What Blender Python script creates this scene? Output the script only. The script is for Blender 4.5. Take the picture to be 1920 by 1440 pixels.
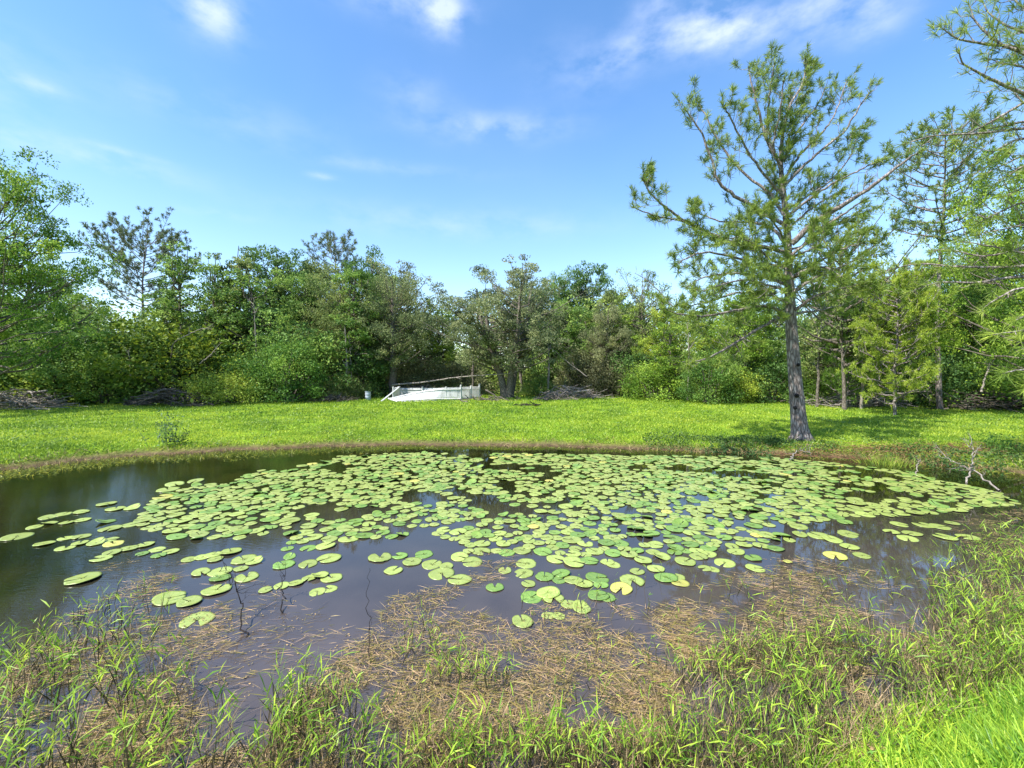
import bpy, math, random
import numpy as np
from mathutils import Vector

for o in list(bpy.data.objects):
    bpy.data.objects.remove(o)
SC = bpy.context.scene
COL = SC.collection
R = math.radians
PI = math.pi

# ------------------------------------------------------------------ camera
F = 820.0          # focal length in pixels of the 1920 wide photograph
HOR = 695.0        # row of the horizon
CZ = 2.6           # eye height above the water
PITCH = math.atan2(720 - HOR, F)
cam_d = bpy.data.cameras.new("camera")
cam_d.sensor_fit = 'HORIZONTAL'
cam_d.sensor_width = 36.0
cam_d.lens = 36.0 * F / 1920
cam_d.clip_start = 0.05
cam_d.clip_end = 3000
cam = bpy.data.objects.new("camera", cam_d)
COL.objects.link(cam)
cam.location = (0, 0, CZ)
cam.rotation_euler = (PI / 2 - PITCH, 0, 0)
SC.camera = cam

# ------------------------------------------------------------------ light
SUN_EL = 52.0
SUN_AZ = 236.0     # clockwise from +Y: behind the viewer, to the left
SC.view_settings.view_transform = 'Standard'
SC.view_settings.look = 'None'
SC.view_settings.exposure = 1.05
SC.view_settings.gamma = 1.0
SC.render.engine = 'CYCLES'
SC.cycles.max_bounces = 6
SC.cycles.diffuse_bounces = 4
SC.cycles.glossy_bounces = 2
SC.cycles.transmission_bounces = 3
SC.cycles.transparent_max_bounces = 4

sun_d = bpy.data.lights.new("sun", 'SUN')
sun_d.energy = 5.0
sun_d.angle = R(0.5)
sun_d.color = (1.0, 0.95, 0.86)
sun = bpy.data.objects.new("sun", sun_d)
COL.objects.link(sun)
sd = Vector((math.sin(R(SUN_AZ)) * math.cos(R(SUN_EL)), math.cos(R(SUN_AZ)) * math.cos(R(SUN_EL)), math.sin(R(SUN_EL))))
sun.rotation_euler = sd.to_track_quat('Z', 'Y').to_euler()
sun.location = sd * 80

def pix_dir(px, py):
    """world direction of a photograph pixel"""
    x = (px - 960) / F; y = (720 - py) / F
    c, s = math.cos(PITCH), math.sin(PITCH)
    v = np.array([x, c + y * s, y * c - s])
    return v
def at(px, py, D):
    """point at forward distance D seen at that pixel"""
    v = pix_dir(px, py)
    return np.array([0, 0, CZ]) + v * (D / v[1])
def on(px, py, z=0.0):
    """point of the level z seen at that pixel"""
    v = pix_dir(px, py)
    return np.array([0, 0, CZ]) + v * ((z - CZ) / v[2])

W = bpy.data.worlds.new("World")
SC.world = W
W.use_nodes = True
def build_world():
    nt = W.node_tree; N = nt.nodes; L = nt.links
    N.clear()
    out = N.new('ShaderNodeOutputWorld'); bg = N.new('ShaderNodeBackground')
    sky = N.new('ShaderNodeTexSky'); sky.sky_type = 'NISHITA'; sky.sun_disc = False
    sky.sun_elevation = R(SUN_EL); sky.sun_rotation = R(SUN_AZ)
    sky.air_density = 1.0; sky.dust_density = 0.5; sky.ozone_density = 2.0
    bg.inputs['Strength'].default_value = 0.12
    tc = N.new('ShaderNodeTexCoord')
    sp = N.new('ShaderNodeSeparateXYZ'); L.new(tc.outputs['Generated'], sp.inputs[0])
    def M(op, a, b=None, c=None, clamp=False):
        n = N.new('ShaderNodeMath'); n.operation = op; n.use_clamp = clamp
        for i, v in enumerate((a, b, c)):
            if v is None: continue
            if isinstance(v, (int, float)): n.inputs[i].default_value = v
            else: L.new(v, n.inputs[i])
        return n.outputs[0]
    az = M('ARCTAN2', sp.outputs[0], sp.outputs[1])
    el = M('ARCSINE', sp.outputs[2])
    # saturate the sky a little, as the air after rain looks
    hs = N.new('ShaderNodeHueSaturation'); hs.inputs['Saturation'].default_value = 1.2
    hs.inputs['Value'].default_value = 1.3
    L.new(sky.outputs[0], hs.inputs['Color'])
    # individual small clouds: (pixel x, pixel y, half width, half height, density)
    blobs = [(395, 15, 60, 55, 1.0), (830, 25, 40, 42, 1.1), (700, -20, 130, 40, .6), (1325, 50, 75, 48, 1.15), (1210, 75, 60, 32, .55),
             (1400, 55, 60, 30, .5), (1150, 120, 45, 22, .45), (1560, 10, 160, 55, .8), (1640, 45, 60, 35, .45), (1225, 15, 40, 25, .5),
             (60, 157, 60, 14, .5), (150, 290, 170, 22, .5), (230, 285, 60, 6, .5), (920, 240, 120, 26, .55), (770, 175, 60, 35, .25),
             (605, 331, 22, 6, .7), (400, 210, 200, 40, .22), (700, 310, 160, 12, .28), (400, 400, 60, 8, .3), (850, 420, 260, 26, .3),
             (1100, 130, 90, 60, .25), (-300, 60, 300, 120, .6), (2200, 100, 300, 90, .6)]
    tot = None
    for bx, by, hw, hh, dn in blobs:
        v = pix_dir(bx, by); a0 = math.atan2(v[0], v[1]); e0 = math.atan2(v[2], math.hypot(v[0], v[1]))
        v = pix_dir(bx + hw, by); a1 = math.atan2(v[0], v[1])
        v = pix_dir(bx, by - hh); e1 = math.atan2(v[2], math.hypot(v[0], v[1]))
        da = M('MULTIPLY', M('SUBTRACT', az, a0), 1 / abs(a1 - a0))
        de = M('MULTIPLY', M('SUBTRACT', el, e0), 1 / abs(e1 - e0))
        r2 = M('ADD', M('MULTIPLY', da, da), M('MULTIPLY', de, de))
        g = M('MULTIPLY', M('EXPONENT', M('MULTIPLY', r2, -0.9)), dn)
        tot = g if tot is None else M('ADD', tot, g)
    # high cloud field above the top of the picture
    up = M('MULTIPLY', M('SUBTRACT', el, R(44)), 3.0, clamp=True)
    cv = N.new('ShaderNodeCombineXYZ'); L.new(az, cv.inputs[0]); L.new(M('MULTIPLY', el, 2.0), cv.inputs[1])
    n1 = N.new('ShaderNodeTexNoise'); n1.inputs['Scale'].default_value = 9.0; n1.inputs['Detail'].default_value = 9
    n1.inputs['Roughness'].default_value = .55
    L.new(cv.outputs[0], n1.inputs['Vector'])
    n2 = N.new('ShaderNodeTexNoise'); n2.inputs['Scale'].default_value = 1.7; n2.inputs['Detail'].default_value = 4
    L.new(tc.outputs['Generated'], n2.inputs['Vector'])
    tot = M('ADD', tot, M('MULTIPLY', up, .55))
    shp = M('MULTIPLY', M('SUBTRACT', n1.outputs[0], .38), 3.6, clamp=True)
    cl = M('MULTIPLY', tot, shp)
    haze = M('MULTIPLY', M('SUBTRACT', n2.outputs[0], .5), .25, clamp=True)
    cl = M('ADD', cl, haze, clamp=True)
    low = M('MULTIPLY', M('SUBTRACT', R(30), el), .6, clamp=True)
    cl = M('ADD', M('MULTIPLY', cl, .7), M('MULTIPLY', M('MULTIPLY', low, low), 3.6), clamp=True)
    mx = N.new('ShaderNodeMixRGB'); L.new(cl, mx.inputs[0])
    L.new(hs.outputs[0], mx.inputs[1]); mx.inputs[2].default_value = (4.3, 4.8, 6.2, 1)
    L.new(mx.outputs[0], bg.inputs[0]); L.new(bg.outputs[0], out.inputs[0])
build_world()

# ------------------------------------------------------------------ helpers
rng = np.random.default_rng(7)
def nrm(v):
    v = np.asarray(v, float)
    return v / np.maximum(np.linalg.norm(v, axis=-1, keepdims=True), 1e-9)

class Geo:
    """collects vertices and faces; build() links them as ONE mesh object"""
    def __init__(self):
        self.v = []; self.f = {3: [], 4: []}; self.r = []; self.n = 0
    def add(self, v, faces, r=0.5):
        v = np.asarray(v, float).reshape(-1, 3)
        self.v.append(v)
        rr = np.empty(len(v)); rr[:] = r; self.r.append(rr)
        for fc in faces:
            fc = np.asarray(fc, int)
            self.f[fc.shape[1]].append(fc + self.n)
        self.n += len(v)
        return self
    def mesh(self, name, mat, smooth=True):
        me = bpy.data.meshes.new(name)
        v = np.concatenate(self.v); r = np.concatenate(self.r)
        lo = []; st = []; k = 0
        for s in (3, 4):
            if self.f[s]:
                a = np.concatenate(self.f[s]); lo.append(a.ravel())
                st.append(k + np.arange(len(a)) * s); k += a.size
        lo = np.concatenate(lo).astype(np.int32); st = np.concatenate(st).astype(np.int32)
        me.vertices.add(len(v)); me.vertices.foreach_set('co', v.astype(np.float32).ravel())
        me.loops.add(len(lo)); me.loops.foreach_set('vertex_index', lo)
        me.polygons.add(len(st)); me.polygons.foreach_set('loop_start', st)
        me.update(calc_edges=True)
        me.polygons.foreach_set('use_smooth', np.full(len(st), smooth))
        at_ = me.attributes.new('rnd', 'FLOAT', 'POINT'); at_.data.foreach_set('value', r.astype(np.float32))
        me.materials.append(mat)
        me.validate()
        return me
    def build(self, name, mat, parent=None, color=None, smooth=True):
        o = bpy.data.objects.new(name, self.mesh(name, mat, smooth))
        COL.objects.link(o)
        if parent: o.parent = parent
        if color: o.color = (*color, 1)
        return o

def tag(o, label=None, cat=None, group=None, kind=None):
    if label: o['label'] = label
    if cat: o['category'] = cat
    if group: o['group'] = group
    if kind: o['kind'] = kind
    return o
def empty(name, loc, rz=0, scale=1):
    o = bpy.data.objects.new(name, None); COL.objects.link(o)
    o.location = loc; o.rotation_euler = (0, 0, rz)
    o.scale = (scale,) * 3 if isinstance(scale, (int, float)) else scale
    o.empty_display_size = .2
    return o

def tube(g, pts, rad, sides=6, r=0.5, cap=True):
    pts = np.asarray(pts, float); n = len(pts)
    rad = np.broadcast_to(np.asarray(rad, float), (n,))
    t = nrm(np.gradient(pts, axis=0))
    ref = np.array([0.13, 1.0, 0.21]) if abs(t[:, 2]).mean() > .5 else np.array([.1, .2, 1.0])
    u = nrm(np.cross(t, ref)); w = np.cross(t, u)
    a = np.arange(sides) * 2 * PI / sides
    v = pts[:, None] + rad[:, None, None] * (np.cos(a)[None, :, None] * u[:, None] + np.sin(a)[None, :, None] * w[:, None])
    i = np.arange(n - 1)[:, None] * sides; j = np.arange(sides)[None]; k = (np.arange(sides)[None] + 1) % sides
    q = np.stack([i + j, i + k, i + sides + k, i + sides + j], -1).reshape(-1, 4)
    fs = [q]
    if cap and sides == 4:
        fs.append(np.array([[0, 1, 2, 3], [(n - 1) * 4 + 3, (n - 1) * 4 + 2, (n - 1) * 4 + 1, (n - 1) * 4]]))
    elif cap:
        e = (n - 1) * sides
        fs.append(np.array([[e, e + m + 1, e + m] for m in range(1, sides - 1)]))
    g.add(v.reshape(-1, 3), fs, r)

def smooth_path(pts, n, rg=None, jit=0):
    """Catmull-Rom through pts, n samples"""
    p = np.asarray(pts, float)
    p = np.vstack([2 * p[0] - p[1], p, 2 * p[-1] - p[-2]])
    m = len(p) - 3; out = []
    for s in np.linspace(0, m - 1e-6, n):
        i = int(s); t = s - i
        a, b, c, d = p[i:i + 4]
        out.append(.5 * ((2 * b) + (c - a) * t + (2 * a - 5 * b + 4 * c - d) * t * t + (3 * b - a - 3 * c + d) * t ** 3))
    out = np.array(out)
    if rg is not None and jit: out[1:-1] += rg.normal(0, jit, (n - 2, 3))
    return out

def leaves(g, c, size, up=0.5, rg=rng, rnd=None, aspect=.55):
    """rhombic leaves at centres c"""
    n = len(c)
    d = nrm(rg.normal(0, 1, (n, 3)))
    nn = nrm(rg.normal(0, 1, (n, 3)) + np.array([-.15, -.1, up * 1.6]))
    s = nrm(np.cross(nn, d)); d = np.cross(s, nn)
    L = (size * rg.uniform(.6, 1.35, n))[:, None]
    v = np.stack([c - d * L * .5, c + s * L * .5 * aspect - nn * L * .07, c + d * L * .5, c - s * L * .5 * aspect - nn * L * .07], 1)
    b = np.arange(n)[:, None] * 4
    if rnd is None: rnd = rg.uniform(0, 1, n)
    g.add(v.reshape(-1, 3), [b + np.array([[0, 1, 2, 3]])], np.repeat(rnd, 4))

def blades(g, p, d, L, w, droop=.3, rg=rng, rnd=None):
    """bent grass blades or needles: base p, direction d, length L, width w (arrays)"""
    n = len(p); L = np.broadcast_to(L, (n,))[:, None]; w = np.broadcast_to(w, (n,))[:, None]
    d = nrm(d)
    s = nrm(np.cross(d, nrm(rg.normal(0, 1, (n, 3)))))
    dr = np.array([0, 0, -1.0]) * (np.broadcast_to(droop, (n,))[:, None])
    m = p + d * L * .45 + dr * L * .12
    e = p + d * L + dr * L * .6
    v = np.stack([p - s * w * .22, p + s * w * .22, m + s * w * .5, m - s * w * .5, e], 1)
    b = np.arange(n)[:, None] * 5
    if rnd is None: rnd = rg.uniform(0, 1, n)
    g.add(v.reshape(-1, 3), [b + np.array([[0, 1, 2, 3]]), b + np.array([[3, 2, 4]])], np.repeat(rnd, 5))

def sdf(poly, P):
    """signed distance to a polygon (negative inside)"""
    P = np.asarray(P, float); d = np.full(len(P), 1e9); ins = np.zeros(len(P), bool)
    n = len(poly)
    for i in range(n):
        a = np.array(poly[i][:2], float); b = np.array(poly[(i + 1) % n][:2], float)
        e = b - a; w = P - a
        t = np.clip((w @ e) / (e @ e), 0, 1)
        d = np.minimum(d, np.linalg.norm(w - t[:, None] * e, axis=1))
        c = ((a[1] <= P[:, 1]) != (b[1] <= P[:, 1]))
        with np.errstate(divide='ignore', invalid='ignore'):
            xx = a[0] + (P[:, 1] - a[1]) / (e[1] if e[1] else 1e-12) * e[0]
        ins ^= c & (P[:, 0] < xx)
    return np.where(ins, -d, d)

def vnoise(P, scale, seed=0):
    """cheap smooth 2-D value noise in 0..1"""
    P = np.asarray(P, float) / scale
    i = np.floor(P).astype(int); f = P - i; f = f * f * (3 - 2 * f)
    def h(x, y):
        k = (x * 374761393 + y * 668265263 + seed * 974711) & 0x7fffffff
        k = (k ^ (k >> 13)) * 1274126177 & 0x7fffffff
        return ((k ^ (k >> 16)) & 0xffff) / 65535.0
    a = h(i[:, 0], i[:, 1]); b = h(i[:, 0] + 1, i[:, 1]); c = h(i[:, 0], i[:, 1] + 1); d = h(i[:, 0] + 1, i[:, 1] + 1)
    return (a * (1 - f[:, 0]) + b * f[:, 0]) * (1 - f[:, 1]) + (c * (1 - f[:, 0]) + d * f[:, 0]) * f[:, 1]

def in_poly_pix(poly, n, rg=rng):
    """n random pixels inside a pixel polygon"""
    poly = np.array(poly, float); lo = poly.min(0); hi = poly.max(0); out = []
    while sum(map(len, out)) < n:
        q = rg.uniform(lo, hi, (n * 2, 2)); out.append(q[sdf(poly, q) < 0])
    return np.concatenate(out)[:n]
def on_many(q, z=0.0):
    x = (q[:, 0] - 960) / F; y = (720 - q[:, 1]) / F
    c, s = math.cos(PITCH), math.sin(PITCH)
    v = np.stack([x, c + y * s, y * c - s], 1)
    return np.array([0, 0, CZ]) + v * ((z - CZ) / v[:, 2])[:, None]

# ------------------------------------------------------------------ materials
def new_mat(name):
    m = bpy.data.materials.new(name); m.use_nodes = True
    nt = m.node_tree; nt.nodes.clear()
    return m, nt.nodes, nt.links
def foliage_mat(name, transl=.35, rough=.5, vlo=.55, vhi=1.5, hue=.03, spec=.3):
    """colour from the object, varied leaf by leaf"""
    m, N, L = new_mat(name)
    out = N.new('ShaderNodeOutputMaterial')
    oi = N.new('ShaderNodeObjectInfo'); a = N.new('ShaderNodeAttribute'); a.attribute_name = 'rnd'
    hsv = N.new('ShaderNodeHueSaturation')
    mr = N.new('ShaderNodeMapRange'); mr.inputs[3].default_value = vlo; mr.inputs[4].default_value = vhi
    L.new(a.outputs['Fac'], mr.inputs[0]); L.new(mr.outputs[0], hsv.inputs['Value'])
    mh = N.new('ShaderNodeMapRange'); mh.inputs[3].default_value = .5 + hue * .8; mh.inputs[4].default_value = .5 - hue
    L.new(a.outputs['Fac'], mh.inputs[0]); L.new(mh.outputs[0], hsv.inputs['Hue'])
    L.new(oi.outputs['Color'], hsv.inputs['Color'])
    p = N.new('ShaderNodeBsdfPrincipled'); p.inputs['Roughness'].default_value = rough
    p.inputs['Specular IOR Level'].default_value = spec
    L.new(hsv.outputs[0], p.inputs['Base Color'])
    t = N.new('ShaderNodeBsdfTranslucent')
    g2 = N.new('ShaderNodeHueSaturation'); g2.inputs['Hue'].default_value = .485; g2.inputs['Value'].default_value = 1.5
    L.new(hsv.outputs[0], g2.inputs['Color']); L.new(g2.outputs[0], t.inputs['Color'])
    mx = N.new('ShaderNodeMixShader'); mx.inputs[0].default_value = transl
    L.new(p.outputs[0], mx.inputs[1]); L.new(t.outputs[0], mx.inputs[2]); L.new(mx.outputs[0], out.inputs[0])
    return m
LEAF = foliage_mat('leaf', transl=.3, vlo=.4, vhi=1.6, rough=.55, spec=.2)
NEEDLE = foliage_mat('needle', transl=.32, vlo=.45, vhi=1.6, spec=.25)
GRASS = foliage_mat('grass_blade', transl=.4, rough=.45, vlo=.45, vhi=1.5, hue=.04)
STRAW = foliage_mat('dead_stem', transl=.15, rough=.7, vlo=.45, vhi=1.5, hue=.02)

def ramp(N, stops):
    r = N.new('ShaderNodeValToRGB'); e = r.color_ramp.elements
    while len(e) < len(stops): e.new(.5)
    for i, (p, c) in enumerate(stops): e[i].position = p; e[i].color = (*c, 1)
    return r
def bark_mat(name, dark, light, sx=9, sz=2.2, bump=.6):
    m, N, L = new_mat(name)
    out = N.new('ShaderNodeOutputMaterial'); p = N.new('ShaderNodeBsdfPrincipled')
    p.inputs['Roughness'].default_value = .85; p.inputs['Specular IOR Level'].default_value = .2
    tc = N.new('ShaderNodeTexCoord'); mp = N.new('ShaderNodeMapping'); mp.inputs['Scale'].default_value = (sx, sx, sz)
    L.new(tc.outputs['Object'], mp.inputs[0])
    nz = N.new('ShaderNodeTexNoise'); nz.inputs['Scale'].default_value = 1.6; nz.inputs['Detail'].default_value = 5
    L.new(mp.outputs[0], nz.inputs['Vector'])
    mixv = N.new('ShaderNodeMixRGB'); mixv.blend_type = 'LINEAR_LIGHT'; mixv.inputs[0].default_value = .25
    L.new(mp.outputs[0], mixv.inputs[1]); L.new(nz.outputs['Color'], mixv.inputs[2])
    vo = N.new('ShaderNodeTexVoronoi'); vo.feature = 'DISTANCE_TO_EDGE'; vo.inputs['Scale'].default_value = 1.5
    L.new(mixv.outputs[0], vo.inputs['Vector'])
    rp = ramp(N, [(0, dark), (.22, tuple((a + b) / 2 for a, b in zip(dark, light))), (.6, light)])
    L.new(vo.outputs['Distance'], rp.inputs[0])
    nm = N.new('ShaderNodeMixRGB'); nm.blend_type = 'MULTIPLY'; nm.inputs[0].default_value = .7
    r2 = ramp(N, [(.3, (.55, .5, .45)), (.7, (1.25, 1.25, 1.25))])
    L.new(nz.outputs[0], r2.inputs[0]); L.new(rp.outputs[0], nm.inputs[1]); L.new(r2.outputs[0], nm.inputs[2])
    L.new(nm.outputs[0], p.inputs['Base Color'])
    bp = N.new('ShaderNodeBump'); bp.inputs['Strength'].default_value = bump; bp.inputs['Distance'].default_value = .04
    L.new(rp.outputs[0], bp.inputs['Height']); L.new(bp.outputs[0], p.inputs['Normal'])
    L.new(p.outputs[0], out.inputs[0])
    return m
PINE_BARK = bark_mat('pine_bark', (.085, .07, .065), (.47, .42, .4))
OAK_BARK = bark_mat('oak_bark', (.07, .06, .05), (.32, .28, .24), 12, 4)
GREY_WOOD = bark_mat('weathered_wood', (.16, .14, .12), (.5, .46, .42), 25, 25, .3)
BRUSH = bark_mat('dry_brush', (.06, .05, .04), (.3, .26, .22), 25, 25, .3)
DARK_WOOD = bark_mat('wet_twig', (.012, .01, .01), (.05, .04, .035), 25, 25, .3)

def plain_mat(name, col, rough=.5, var=.2, scale=8, spec=.5):
    m, N, L = new_mat(name)
    out = N.new('ShaderNodeOutputMaterial'); p = N.new('ShaderNodeBsdfPrincipled')
    p.inputs['Roughness'].default_value = rough; p.inputs['Specular IOR Level'].default_value = spec
    tc = N.new('ShaderNodeTexCoord'); nz = N.new('ShaderNodeTexNoise'); nz.inputs['Scale'].default_value = scale; nz.inputs['Detail'].default_value = 4
    L.new(tc.outputs['Object'], nz.inputs['Vector'])
    rp = ramp(N, [(.3, tuple(c * (1 - var) for c in col)), (.7, tuple(min(1, c * (1 + var)) for c in col))])
    L.new(nz.outputs[0], rp.inputs[0]); L.new(rp.outputs[0], p.inputs['Base Color']); L.new(p.outputs[0], out.inputs[0])
    return m
VINYL = plain_mat('white_vinyl', (.5, .5, .49), .5, .16, 3)
METAL = plain_mat('blue_grey_metal', (.28, .32, .38), .5, .3, 6)

# ------------------------------------------------------------------ terrain
shore_pix = [(-260, 925), (0, 882), (120, 868), (250, 856), (420, 846), (600, 838), (760, 834), (900, 836), (1050, 838), (1200, 842), (1330, 848),
             (1450, 852), (1560, 858), (1650, 864), (1760, 872), (1850, 882), (1960, 892)]
POND = [tuple(on(x, y)[:2]) for x, y in shore_pix] + [(14.2, 10.2), (12.6, 9.4), (10.8, 8.3), (8.4, 6.7), (6.2, 5.0), (4.2, 3.5), (2.6, 2.6), (.6, 1.9), (-3, 1.3), (-9, .6),
        (-16, -1), (-22, .5), (-25, 5), (-21, 9)]
def s_pond(P):
    P = np.asarray(P, float)
    return sdf(POND, P) + (vnoise(P, 1.3, 3) - .5) * .35 + (vnoise(P, .5, 5) - .5) * .15
def gz(P):
    P = np.asarray(P, float); s = s_pond(P)
    z = np.where(s < 0, np.maximum(s * .3, -.6), .18 * (1 - np.exp(-np.maximum(s, 0) / .35)) + .17 * (1 - np.exp(-np.maximum(s, 0) / 2.5)))
    z = z + np.where(s > .5, (vnoise(P, 4, 9) - .5) * .08 + (vnoise(P, 11, 2) - .5) * .12, 0) * np.clip(s - .5, 0, 1)
    near = np.clip((6.0 - P[:, 1]) / 4, 0, 1) * np.clip(s, 0, 1.5) * .25
    return z + near
def gz1(x, y): return float(gz(np.array([[x, y]]))[0])

def axis(lo, hi, step, far):
    a = list(np.arange(lo, hi + step * .5, step)); st = step; x = a[-1]
    while x < far: st *= 1.35; x += st; a.append(x)
    st = step; x = lo; b = []
    while x > -far: st *= 1.35; x -= st; b.append(x)
    return np.array(b[::-1] + a)
xs = axis(-30, 30, .3, 900); ys = axis(-4, 24, .3, 900)
X, Y = np.meshgrid(xs, ys); P = np.stack([X.ravel(), Y.ravel()], 1)
g = Geo(); nx, ny = len(xs), len(ys)
idx = (np.arange(ny - 1)[:, None] * nx + np.arange(nx - 1)[None]).ravel()[:, None]
g.add(np.column_stack([P, gz(P)]), [idx + np.array([[0, 1, nx + 1, nx]])], np.clip(s_pond(P) / 1.6 * .5 + .5, 0, 1))
def ground_mat():
    m, N, L = new_mat('ground_soil_and_turf')
    out = N.new('ShaderNodeOutputMaterial'); p = N.new('ShaderNodeBsdfPrincipled')
    p.inputs['Roughness'].default_value = .9; p.inputs['Specular IOR Level'].default_value = .1
    tc = N.new('ShaderNodeTexCoord')
    def noise(s, d=5):
        n = N.new('ShaderNodeTexNoise'); n.inputs['Scale'].default_value = s; n.inputs['Detail'].default_value = d
        L.new(tc.outputs['Object'], n.inputs['Vector']); return n.outputs[0]
    turf = ramp(N, [(.3, (.085, .15, .012)), (.5, (.15, .26, .016)), (.7, (.24, .32, .025))]); L.new(noise(.6, 8), turf.inputs[0])
    fine = ramp(N, [(.35, (.5, .5, .5)), (.65, (1.3, 1.3, 1.2))]); L.new(noise(14, 6), fine.inputs[0])
    mu = N.new('ShaderNodeMixRGB'); mu.blend_type = 'MULTIPLY'; mu.inputs[0].default_value = 1
    L.new(turf.outputs[0], mu.inputs[1]); L.new(fine.outputs[0], mu.inputs[2])
    soil = ramp(N, [(.3, (.05, .035, .02)), (.7, (.13, .09, .05))]); L.new(noise(5, 6), soil.inputs[0])
    a = N.new('ShaderNodeAttribute'); a.attribute_name = 'rnd'
    sm = N.new('ShaderNodeMapRange'); sm.inputs[1].default_value = .52; sm.inputs[2].default_value = .68
    L.new(a.outputs['Fac'], sm.inputs[0])
    # forest floor beyond the mown lawn
    sp = N.new('ShaderNodeSeparateXYZ'); L.new(tc.outputs['Object'], sp.inputs[0])
    ff = N.new('ShaderNodeMapRange'); ff.inputs[1].default_value = 38; ff.inputs[2].default_value = 44; ff.inputs[3].default_value = 1; ff.inputs[4].default_value = 0
    L.new(sp.outputs[1], ff.inputs[0])
    ml = N.new('ShaderNodeMath'); ml.operation = 'MULTIPLY'; L.new(sm.outputs[0], ml.inputs[0]); L.new(ff.outputs[0], ml.inputs[1])
    mx = N.new('ShaderNodeMixRGB'); L.new(ml.outputs[0], mx.inputs[0]); L.new(soil.outputs[0], mx.inputs[1]); L.new(mu.outputs[0], mx.inputs[2])
    L.new(mx.outputs[0], p.inputs['Base Color']); L.new(p.outputs[0], out.inputs[0])
    return m
ground = g.build('ground', ground_mat()); tag(ground, kind='structure')

# water: murky shallows near the viewer, deep and dark further out
wx = np.linspace(-30, 22, 131); wy = np.linspace(-4, 18, 67)
X, Y = np.meshgrid(wx, wy); P = np.stack([X.ravel(), Y.ravel()], 1)
s = s_pond(P)
cl = np.clip(1 - (P[:, 1] - 4.0) / 5.5, 0, 1) * np.clip((P[:, 0] + 6.0) / 3.0, 0, 1)
g = Geo(); nx, ny = len(wx), len(wy)
idx = (np.arange(ny - 1)[:, None] * nx + np.arange(nx - 1)[None]).ravel()[:, None]
g.add(np.column_stack([P, np.zeros(len(P))]), [idx + np.array([[0, 1, nx + 1, nx]])], cl)
def water_mat():
    m, N, L = new_mat('pond_water')
    out = N.new('ShaderNodeOutputMaterial'); p = N.new('ShaderNodeBsdfPrincipled')
    p.inputs['Roughness'].default_value = .0; p.inputs['IOR'].default_value = 1.5
    a = N.new('ShaderNodeAttribute'); a.attribute_name = 'rnd'
    tc = N.new('ShaderNodeTexCoord')
    nz = N.new('ShaderNodeTexNoise'); nz.inputs['Scale'].default_value = .9; nz.inputs['Detail'].default_value = 5
    L.new(tc.outputs['Object'], nz.inputs['Vector'])
    deep = ramp(N, [(.35, (.006, .008, .002)), (.7, (.018, .018, .004))]); L.new(nz.outputs[0], deep.inputs[0])
    shal = ramp(N, [(.35, (.05, .042, .041)), (.7, (.076, .063, .06))]); L.new(nz.outputs[0], shal.inputs[0])
    mx = N.new('ShaderNodeMixRGB'); L.new(a.outputs['Fac'], mx.inputs[0]); L.new(deep.outputs[0], mx.inputs[1]); L.new(shal.outputs[0], mx.inputs[2])
    L.new(mx.outputs[0], p.inputs['Base Color'])
    mp = N.new('ShaderNodeMapping'); mp.inputs['Scale'].default_value = (8, 26, 1); mp.inputs['Rotation'].default_value = (0, 0, R(18))
    L.new(tc.outputs['Object'], mp.inputs[0])
    rp = N.new('ShaderNodeTexNoise'); rp.inputs['Scale'].default_value = 1.0; rp.inputs['Detail'].default_value = 3
    L.new(mp.outputs[0], rp.inputs['Vector'])
    # breeze ripples stronger on the open water to the left
    sp = N.new('ShaderNodeSeparateXYZ'); L.new(tc.outputs['Object'], sp.inputs[0])
    mr = N.new('ShaderNodeMapRange'); mr.inputs[1].default_value = -2.5; mr.inputs[2].default_value = -6
    mr.inputs[3].default_value = .003; mr.inputs[4].default_value = .035; L.new(sp.outputs[0], mr.inputs[0])
    bp = N.new('ShaderNodeBump'); bp.inputs['Distance'].default_value = .05
    L.new(mr.outputs[0], bp.inputs['Strength']); L.new(rp.outputs[0], bp.inputs['Height']); L.new(bp.outputs[0], p.inputs['Normal'])
    L.new(p.outputs[0], out.inputs[0])
    return m
water = g.build('water', water_mat()); tag(water, kind='structure')

# ------------------------------------------------------------------ tree kinds
def rot_toward(d, amt, rg):
    return nrm(d + rg.normal(0, amt, 3))

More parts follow.
